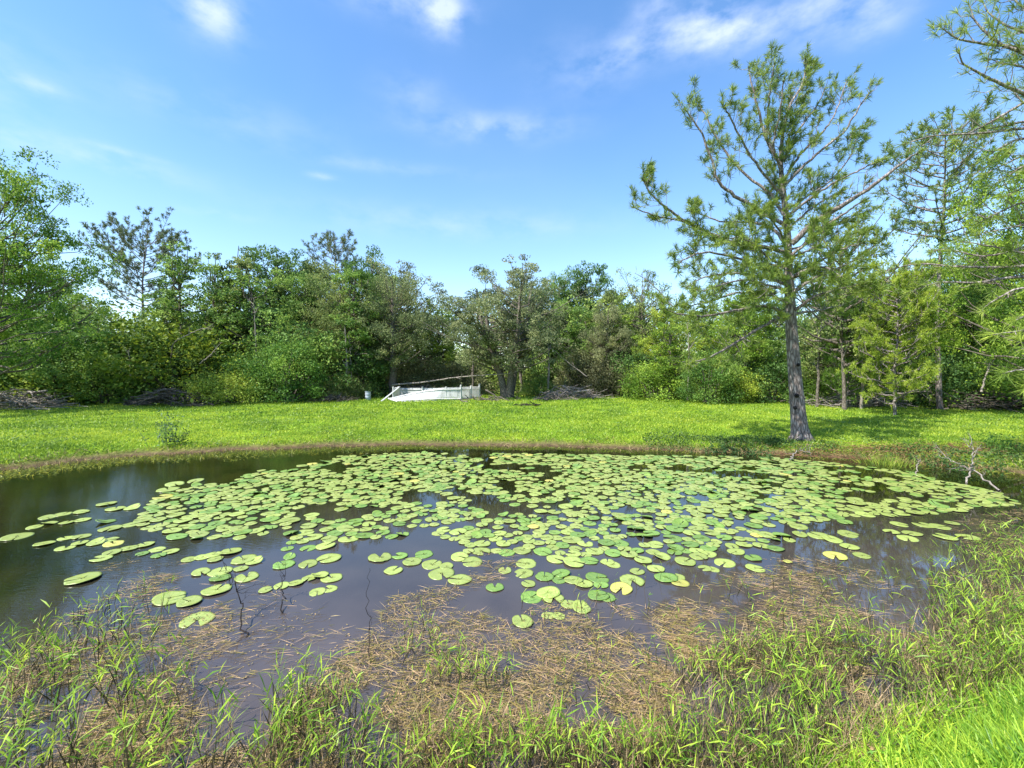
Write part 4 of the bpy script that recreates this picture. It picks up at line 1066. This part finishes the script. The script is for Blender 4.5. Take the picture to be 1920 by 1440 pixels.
def put(x, y, r): cell.setdefault((int(x // .3), int(y // .3)), []).append((x, y, r))
for p in pads: put(p[0], p[1], p[2])
for x, y in cand:
    r = prg.uniform(.075, .15)
    if near_ok(x, y, r):
        put(x, y, r); u = prg.random()
        c = 'l' if u < .66 else ('g' if u < .93 else ('G' if u < .99 else 'y'))
        q = (960 + F * x / y, HOR + F * CZ / y)
        pads.append((x, y, r, c, False, q[0], q[1]))
traced = [p for p in pads if p[4]]; rest = sorted([p for p in pads if not p[4]], key=lambda p: -p[2] / p[1])
solo = traced + rest[:300 - len(traced)]; mass = rest[300 - len(traced):]
SPECIAL = {(32, 1005): 'leftmost lily pad, wide and pale, by the open dark water', (155, 1084): 'large lone lily pad on rippled water left of the floating dead grass', (370, 1160): 'heart-shaped pale lily pad nearest the left reeds',
 (308, 931): 'yellowish lily pad at the upper left corner of the raft', (308.1, 931): '', (543, 1043): 'tiny green lily pad above the bare dark twigs', (997, 1118): 'vivid green lily pad at the left of the nearest central cluster',
 (980, 1163): 'ragged lone lily pad nearest the viewer in the centre', (1566, 1041): 'long yellow lily pad among the loose ones on the right', (1477, 1052): 'tiny yellow folded lily pad on the floating grass at right',
 (1454, 1028): 'small vivid green lily pad alone on dark water at right', (1275, 1091): 'yellow lily pad tucked behind a green one at the front right of the raft', (1165, 1102): 'yellow-edged tilted lily pad at the front of the raft',
 (1185, 1087): 'large notched lily pad beside the yellow-edged tilted one', (1815, 1006): 'rightmost loose lily pad below the raft at right', (738, 1068): 'small pointed lily pad alone on open water, front centre left',
 (862, 1085): 'large pale lily pad bordering the floating dead grass, centre', (713, 1044): 'wide pale lily pad at the left end of the front centre group', (928, 1100): 'torn green lily pad against the floating dead grass',
 (213, 1018): 'yellow-rimmed lily pad in the loose left group', (532, 1058): 'notched lily pad just below the tiny green one', (1416, 1064): 'two-lobed lily pad alone at the front right', (1412, 1045): 'vivid green lily pad right above the two-lobed one at front right',
 (199, 977): 'green lily pad alone in the gap of the loose left group', (1584, 978): 'green oval lily pad floating apart below the right half of the raft'}
for i, (x, y, r, c, t, px, py) in enumerate(solo):
    rg = random.Random(i * 31 + 5)
    k = {'l': 'light', 'g': 'green', 'G': 'green', 'y': 'yellow', 'h': 'light'}[c]
    v = 10 if c == 'h' else (8 if c == 'G' and not t else rg.randrange(12))
    if not t and v == 8 and c != 'G': v = 1
    o = bpy.data.objects.new('lily_pad', PADMESH[k][v]); COL.objects.link(o)
    o.location = (x, y, rg.uniform(0, .012)); o.rotation_euler = (rg.uniform(-.04, .04), rg.uniform(-.04, .04), rg.uniform(0, 6.28) if c != 'h' else -1.2)
    o.scale = (r, r * rg.uniform(.9, 1.08), r)
    lb = SPECIAL.get((px, py)) if t else None
    if not lb:
        if px < 660: lb = 'round notched lily pad floating in the left part of the raft'
        elif px < 1290: lb = 'round notched lily pad floating in the middle part of the raft'
        else: lb = 'round notched lily pad floating in the right part of the raft'
    tag(o, lb, 'lily pad', 'lily pads floating on the pond')
g = {k: Geo() for k in ('light', 'green', 'yellow')}
for (x, y, r, c, t, px, py) in mass:
    k = {'l': 'light', 'g': 'green', 'G': 'green', 'y': 'yellow'}[c]
    v, f, rn = pad_geo(prg, curl=(.9 if c == 'G' else (prg.random() < .12) * .2), nseg=16)
    a = prg.uniform(0, 6.28); ca, sa = math.cos(a), math.sin(a)
    v = v * r; v = np.column_stack([v[:, 0] * ca - v[:, 1] * sa, v[:, 0] * sa + v[:, 1] * ca, v[:, 2]]) + np.array([x, y, prg.uniform(0, .012)])
    g[k].add(v, f, rn * .6 + prg.uniform(0, .5))
me = g['light'].mesh('lily_pads', PADM['light'])
o = bpy.data.objects.new('lily_pads', me); COL.objects.link(o)
tag(o, 'far part of the raft of lily pads, too many to count', 'lily pads', 'lily pads floating on the pond', 'stuff')
for k in ('green', 'yellow'):
    q = g[k].build(k + '_lily_pads', PADM[k], o); q['kind'] = 'stuff'
print('pads', len(traced), len(rest))

# ------------------------------------------------------------------ grass, reeds and floating dead grass
grg = np.random.default_rng(77)
def stuff(g, name, mat, color, label, cat): return tag(g.build(name, mat, color=color), label, cat, kind='stuff')
def lawn():
    g = Geo(); n = 300000
    D = 1 / grg.uniform(1 / 44, 1 / 10.5, n); x = grg.uniform(-1.25, 1.25, n) * D
    P = np.column_stack([x, D]); s = s_pond(P); k = (s > .25); P, D = P[k], D[k]
    nz = vnoise(P, 1.6, 41) * .6 + vnoise(P, .45, 42) * .4
    k = grg.random(len(P)) < .45 + nz; P, D, nz = P[k], D[k], nz[k]
    z = gz(P); n = len(P)
    d = np.column_stack([grg.normal(0, .45, (n, 2)), np.ones(n)])
    L = (.05 + .0022 * D) * grg.uniform(.6, 1.4, n) * (.7 + .8 * nz) ; w = .006 + .0013 * D
    L = L + np.clip((D - 28) / 8, 0, 1) * .06
    tone = np.clip(-.05 + .55 * vnoise(P, 2.6, 43) + .45 * vnoise(P, .7, 44) + grg.normal(0, .2, n), 0, 1)
    blades(g, np.column_stack([P, z]), d, L, w, .4, grg, tone)
    stuff(g, 'lawn_grass', GRASS, (.22, .335, .035), 'short bright green grass of the lawn beyond the pond', 'grass')
lawn()
def lawn_weeds():
    g = Geo(); n = 60000
    D = 1 / grg.uniform(1 / 42, 1 / 11, n); x = grg.uniform(-1.25, 1.25, n) * D; P = np.column_stack([x, D]); s = s_pond(P)
    v = vnoise(P, 1.1, 46) * .6 + vnoise(P * np.array([1, .6]), .4, 47) * .4
    k = (s > .3) & (v > .62); P, D = P[k], D[k]
    leaves(g, np.column_stack([P, gz(P) + grg.uniform(.03, .12, len(P))]), .05 + .0012 * D, 1.2, grg)
    stuff(g, 'lawn_weeds', LEAF, (.13, .22, .05), 'low darker broad-leaved weeds in patches across the lawn', 'weeds')
lawn_weeds()
def shore():
    g = Geo(); n = 48000
    D = 1 / grg.uniform(1 / 20, 1 / 8.5, n); x = grg.uniform(-1.3, 1.3, n) * D; P = np.column_stack([x, D]); s = s_pond(P)
    k = (np.abs(s - .12) < .12 + .6 * vnoise(P, 1.1, 51) ** 1.5) & (P[:, 1] > 8.2); P, D, s = P[k], D[k], s[k]; n = len(P)
    z = np.maximum(gz(P), 0); d = np.column_stack([grg.normal(0, .7, (n, 2)), np.ones(n)])
    blades(g, np.column_stack([P, z]), d, grg.uniform(.08, .28, n), .014, .5, grg)
    stuff(g, 'shore_grass', STRAW, (.25, .2, .09), 'brown dry grass fringe along the far waterline', 'grass')
    g = Geo(); n = 80000
    D = 1 / grg.uniform(1 / 17, 1 / 8.5, n); x = grg.uniform(-1.3, 1.3, n) * D; P = np.column_stack([x, D]); s = s_pond(P)
    wdt = .35 + 1.3 * np.clip((-P[:, 0] - 1) / 5, 0, 1)
    k = (s < .1) & (s > -wdt * (.5 + vnoise(P, .8, 52))) & (P[:, 1] > 8.4) & (grg.random(n) < .3 + np.exp(s * 1.5)); P = P[k]; n = len(P)
    d = np.column_stack([grg.normal(0, .9, (n, 2)), np.ones(n) * .8])
    blades(g, np.column_stack([P, np.full(n, -.01)]), d, grg.uniform(.06, .2, n), .012, .4, grg)
    stuff(g, 'flooded_grass', GRASS, (.2, .25, .035), 'yellow-green grass flooded along the far edge of the pond', 'grass')
    # weedy far right bank
    g = Geo(); n = 30000
    D = grg.uniform(10, 15.5, n); x = grg.uniform(4.5, 19, n); P = np.column_stack([x, D]); s = s_pond(P)
    k = (s > -.05) & (s < 1.5) & (vnoise(P, .9, 55) > .3); P = P[k]; n = len(P); z = gz(P)
    leaves(g, np.column_stack([P, z + grg.uniform(0, .3, n) * vnoise(P, .7, 56)]), .07, .4, grg)
    stuff(g, 'bank_weeds', LEAF, (.07, .13, .03), 'low dark weeds covering the bank around the big pine', 'weeds')
    g = Geo(); n = 4500
    P = np.array([11.0, 12.9]) + grg.normal(0, 1, (n, 2)) * np.array([2.6, .5]); s = s_pond(P); k = (s > -.3); P = P[k]; n = len(P)
    d = np.column_stack([grg.normal(0, 1, (n, 2)), grg.uniform(0, .25, n)])
    blades(g, np.column_stack([P, np.maximum(gz(P), .0) + .02 + grg.uniform(0, .05, n)]), d, grg.uniform(.1, .22, n), .012, .0, grg)
    stuff(g, 'fallen_needles', STRAW, (.2, .11, .055), 'reddish fallen pine needles under the big pine', 'pine needles')
shore()

def reeds(g, gs, P, h, nl, leafL, leafW, rg, lean=.25):
    """P: stem feet (n,3). stems into gs, leaves into g"""
    n = len(P); H = h * rg.uniform(.5, 1.15, n)
    d = nrm(np.column_stack([rg.normal(0, lean, (n, 2)) + np.array([.08, 0]), np.ones(n)]))
    blades(gs, P - np.array([0, 0, .05]), d, H + .05, .008, .12, rg)
    for k in range(nl):
        t = rg.uniform(.35, 1.0, n) ** .8
        b = P + d * (H * t)[:, None]
        az = rg.uniform(0, 2 * PI, n)
        dd = np.column_stack([np.cos(az) * .7 + .15, np.sin(az) * .7, rg.uniform(.2, 1.9, n)])
        kk = rg.random(n) < .8
        blades(g, b[kk], dd[kk], leafL * rg.uniform(.4, 1.35, kk.sum()), leafW * rg.uniform(.35, 1.0, kk.sum()), rg.uniform(0, .9, kk.sum()), rg, np.clip(rg.normal(.5, .27, kk.sum()), 0, 1))
def foreground():
    rg = grg
    g, gs = Geo(), Geo()
    def reg(poly, n, h, nl, L, w, dens_seed=None, thr=0, lean=.25, z=0):
        q = in_poly_pix(poly, n, rg); P = on_many(q, z)
        if dens_seed is not None:
            k = vnoise(P[:, :2], .45, dens_seed) * .6 + vnoise(P[:, :2], .16, dens_seed + 1) * .4 > thr; P = P[k]
        P[:, 2] = np.maximum(gz(P[:, :2]), 0) if z == 0 else gz(P[:, :2])
        reeds(g, gs, P, h, nl, L, w, rg, lean)
    reg([(-60, 1250), (60, 1190), (180, 1150), (260, 1160), (280, 1280), (330, 1500), (-60, 1500)], 300, .42, 4, .14, .014, 61, .35)
    reg([(0, 1260), (250, 1220), (420, 1330), (460, 1480), (0, 1500)], 220, .4, 4, .15, .015, 62, .38)
    reg([(100, 1180), (260, 1110), (330, 1120), (300, 1200), (150, 1240)], 90, .3, 3, .11, .011, 63, .35)
    reg([(470, 1500), (500, 1330), (560, 1290), (640, 1330), (720, 1400), (820, 1500)], 300, .42, 3, .14, .013, 64, .34)
    reg([(700, 1500), (800, 1400), (1000, 1400), (1220, 1420), (1260, 1500)], 330, .36, 3, .14, .012, 65, .4)
    reg([(740, 1300), (760, 1180), (900, 1170), (960, 1280), (860, 1350)], 130, .28, 4, .12, .012, 66, .4)
    reg([(1180, 1500), (1230, 1380), (1300, 1250), (1420, 1200), (1520, 1260), (1560, 1400), (1500, 1500)], 700, .38, 3, .13, .011, 67, .36)
    reg([(1420, 1250), (1500, 1200), (1680, 1200), (1800, 1110), (1960, 1000), (1960, 1300), (1700, 1330), (1500, 1350)], 1050, .4, 3, .13, .011, 68, .38)
    reg([(1720, 1110), (1850, 1010), (1980, 950), (1980, 1180), (1800, 1220)], 520, .42, 3, .14, .011, 69, .3)
    reg([(1250, 1160), (1350, 1120), (1700, 1080), (1700, 1180), (1400, 1220)], 120, .3, 3, .11, .01, 70, .42)
    reg([(960, 1100), (1330, 1080), (1340, 1200), (1230, 1380), (1050, 1330), (980, 1200)], 110, .25, 3, .09, .009, 71, .42)
    # dry upright stalks and blades between the green ones
    gd = Geo()
    for poly, n, h in (([(1180, 1500), (1230, 1300), (1420, 1190), (1700, 1190), (1980, 980), (1980, 1320), (1600, 1400), (1500, 1500)], 2800, .4),
                       ([(440, 1500), (520, 1290), (640, 1330), (900, 1330), (1250, 1380), (1250, 1500)], 1100, .36), ([(-60, 1500), (-60, 1230), (260, 1150), (430, 1330), (460, 1500)], 900, .36)):
        P = on_many(in_poly_pix(poly, n, rg), 0); k = vnoise(P[:, :2], .5, 75) > .3; P = P[k]; P[:, 2] = np.maximum(gz(P[:, :2]), 0) - .03; m = len(P)
        d = np.column_stack([rg.normal(.08, .35, (m, 2)), np.ones(m)])
        blades(gd, P, d, h * rg.uniform(.4, 1.1, m), .005, rg.uniform(.05, .5, m), rg)
    stuff(gd, 'dry_stalks', STRAW, (.26, .2, .11), 'dry tan stalks mixed among the near reeds', 'stalks')
    stuff(g, 'reed_leaves', GRASS, (.24, .41, .04), 'bright green pointed reed leaves growing out of the near shallows', 'reeds')
    stuff(gs, 'reed_stems', STRAW, (.075, .07, .03), 'thin brown-green reed stems standing in the near shallows', 'reeds')
    # thick turf of the near bank, lower right
    g, gs = Geo(), Geo()
    n = 26000; q = in_poly_pix([(1290, 1520), (1400, 1400), (1500, 1340), (1700, 1290), (1850, 1180), (2000, 1080), (2000, 1520)], n, rg); P = on_many(q, .12)
    s = s_pond(P[:, :2]); k = (rg.random(n) < np.clip(s + .55, .08, 1)); P = P[k]; P[:, 2] = np.maximum(gz(P[:, :2]), 0); n = len(P)
    d = np.column_stack([rg.normal(0, .5, (n, 2)), np.ones(n)])
    blades(g, P, d, rg.uniform(.07, .3, n), rg.uniform(.004, .011, n), rg.uniform(.1, .8, n), rg, np.clip(.45 * vnoise(P[:, :2], .3, 81) + rg.uniform(-.15, .7, n), 0, 1))
    stuff(g, 'bank_grass', GRASS, (.24, .42, .045), 'thick bright green grass of the near bank at the lower right', 'grass')
    g = Geo(); k = rg.random(n) < .1; Q = P[k]; Q[:, 2] += rg.uniform(.03, .16, len(Q)); leaves(g, Q, .026, .6, rg, aspect=.7)
    stuff(g, 'clover', LEAF, (.16, .34, .03), 'small broad-leaved herbs among the near bank grass', 'herbs')
    # floating dead grass
    MATP = [([(-40, 1300), (120, 1160), (260, 1085), (420, 1060), (440, 1180), (420, 1250), (460, 1440), (-40, 1500)], 9000, 15, .34),
            ([(440, 1500), (560, 1300), (700, 1180), (730, 1120), (870, 1090), (960, 1120), (1200, 1140), (1290, 1130), (1330, 1300), (1250, 1500)], 21000, 0, .38),
            ([(1250, 1500), (1230, 1180), (1290, 1100), (1450, 1060), (1520, 1075), (1600, 1150), (1760, 1180), (1900, 1080), (1980, 1000), (1980, 1250), (1500, 1500)], 17000, -12, .4),
            ([(340, 1070), (420, 1040), (700, 1200), (640, 1300), (470, 1330), (420, 1250)], 700, 15, .35),
            ([(1430, 1050), (1600, 1030), (1720, 1090), (1860, 1050), (1900, 1120), (1600, 1160)], 1500, -15, .5),
            ([(1780, 985), (1920, 950), (1960, 1040), (1850, 1060)], 900, -15, .35), ([(180, 1060), (330, 1040), (420, 1070), (300, 1130)], 500, 20, .3), ([(880, 1040), (960, 1030), (980, 1110), (880, 1110)], 800, 0, .3)]
    g = Geo(); g2 = Geo()
    for j, (poly, n, ang, th) in enumerate(MATP):
        q = in_poly_pix(poly, n, rg); P = on_many(q, 0)
        v = vnoise(P[:, :2], .55, 90) * .55 + vnoise(P[:, :2], .2, 91) * .45
        P = P[v > th + .1 * rg.random(len(P))]; n = len(P)
        T = np.array([(p[0], p[1], p[2]) for p in traced]); dd_ = np.hypot(P[:, None, 0] - T[None, :, 0], P[:, None, 1] - T[None, :, 1]) - T[None, :, 2]
        P = P[dd_.min(1) > .03]; n = len(P)
        a = R(ang) + rg.normal(0, .45 if j != 1 else .9, n)
        sgn = rg.choice([-1, 1], n)
        d = np.column_stack([np.cos(a) * sgn, np.sin(a) * sgn, rg.normal(.04, .05, n)])
        P[:, 2] = rg.uniform(-.008, .025, n)
        half = rg.random(n) < .75
        blades(g, P[half], d[half], rg.uniform(.05, .22, half.sum()), rg.uniform(.002, .0045, half.sum()), .05, rg)
        blades(g2, P[~half], d[~half] + np.array([0, 0, .15]), rg.uniform(.05, .2, (~half).sum()), .006, .1, rg)
    gq = Geo()
    for (poly, n, ang, th) in MATP:
        P = on_many(in_poly_pix(poly, int(n * .55), rg), 0); v = vnoise(P[:, :2], .55, 90) * .55 + vnoise(P[:, :2], .2, 91) * .45
        P = P[v > th + .04]; P[:, 2] = rg.uniform(.002, .02, len(P)); leaves(gq, P, .022, 3, rg, aspect=.5)
    stuff(gq, 'floating_scum', STRAW, (.26, .2, .08), 'crumbled brown plant scraps and scum caught in the floating mats', 'scum')
    stuff(g, 'dead_grass', STRAW, (.37, .27, .14), 'tan dead grass floating in mats on the near water', 'dead grass')
    stuff(g2, 'floating_weed', GRASS, (.28, .26, .07), 'olive water weed tangled in the floating dead grass', 'water weed')
foreground()
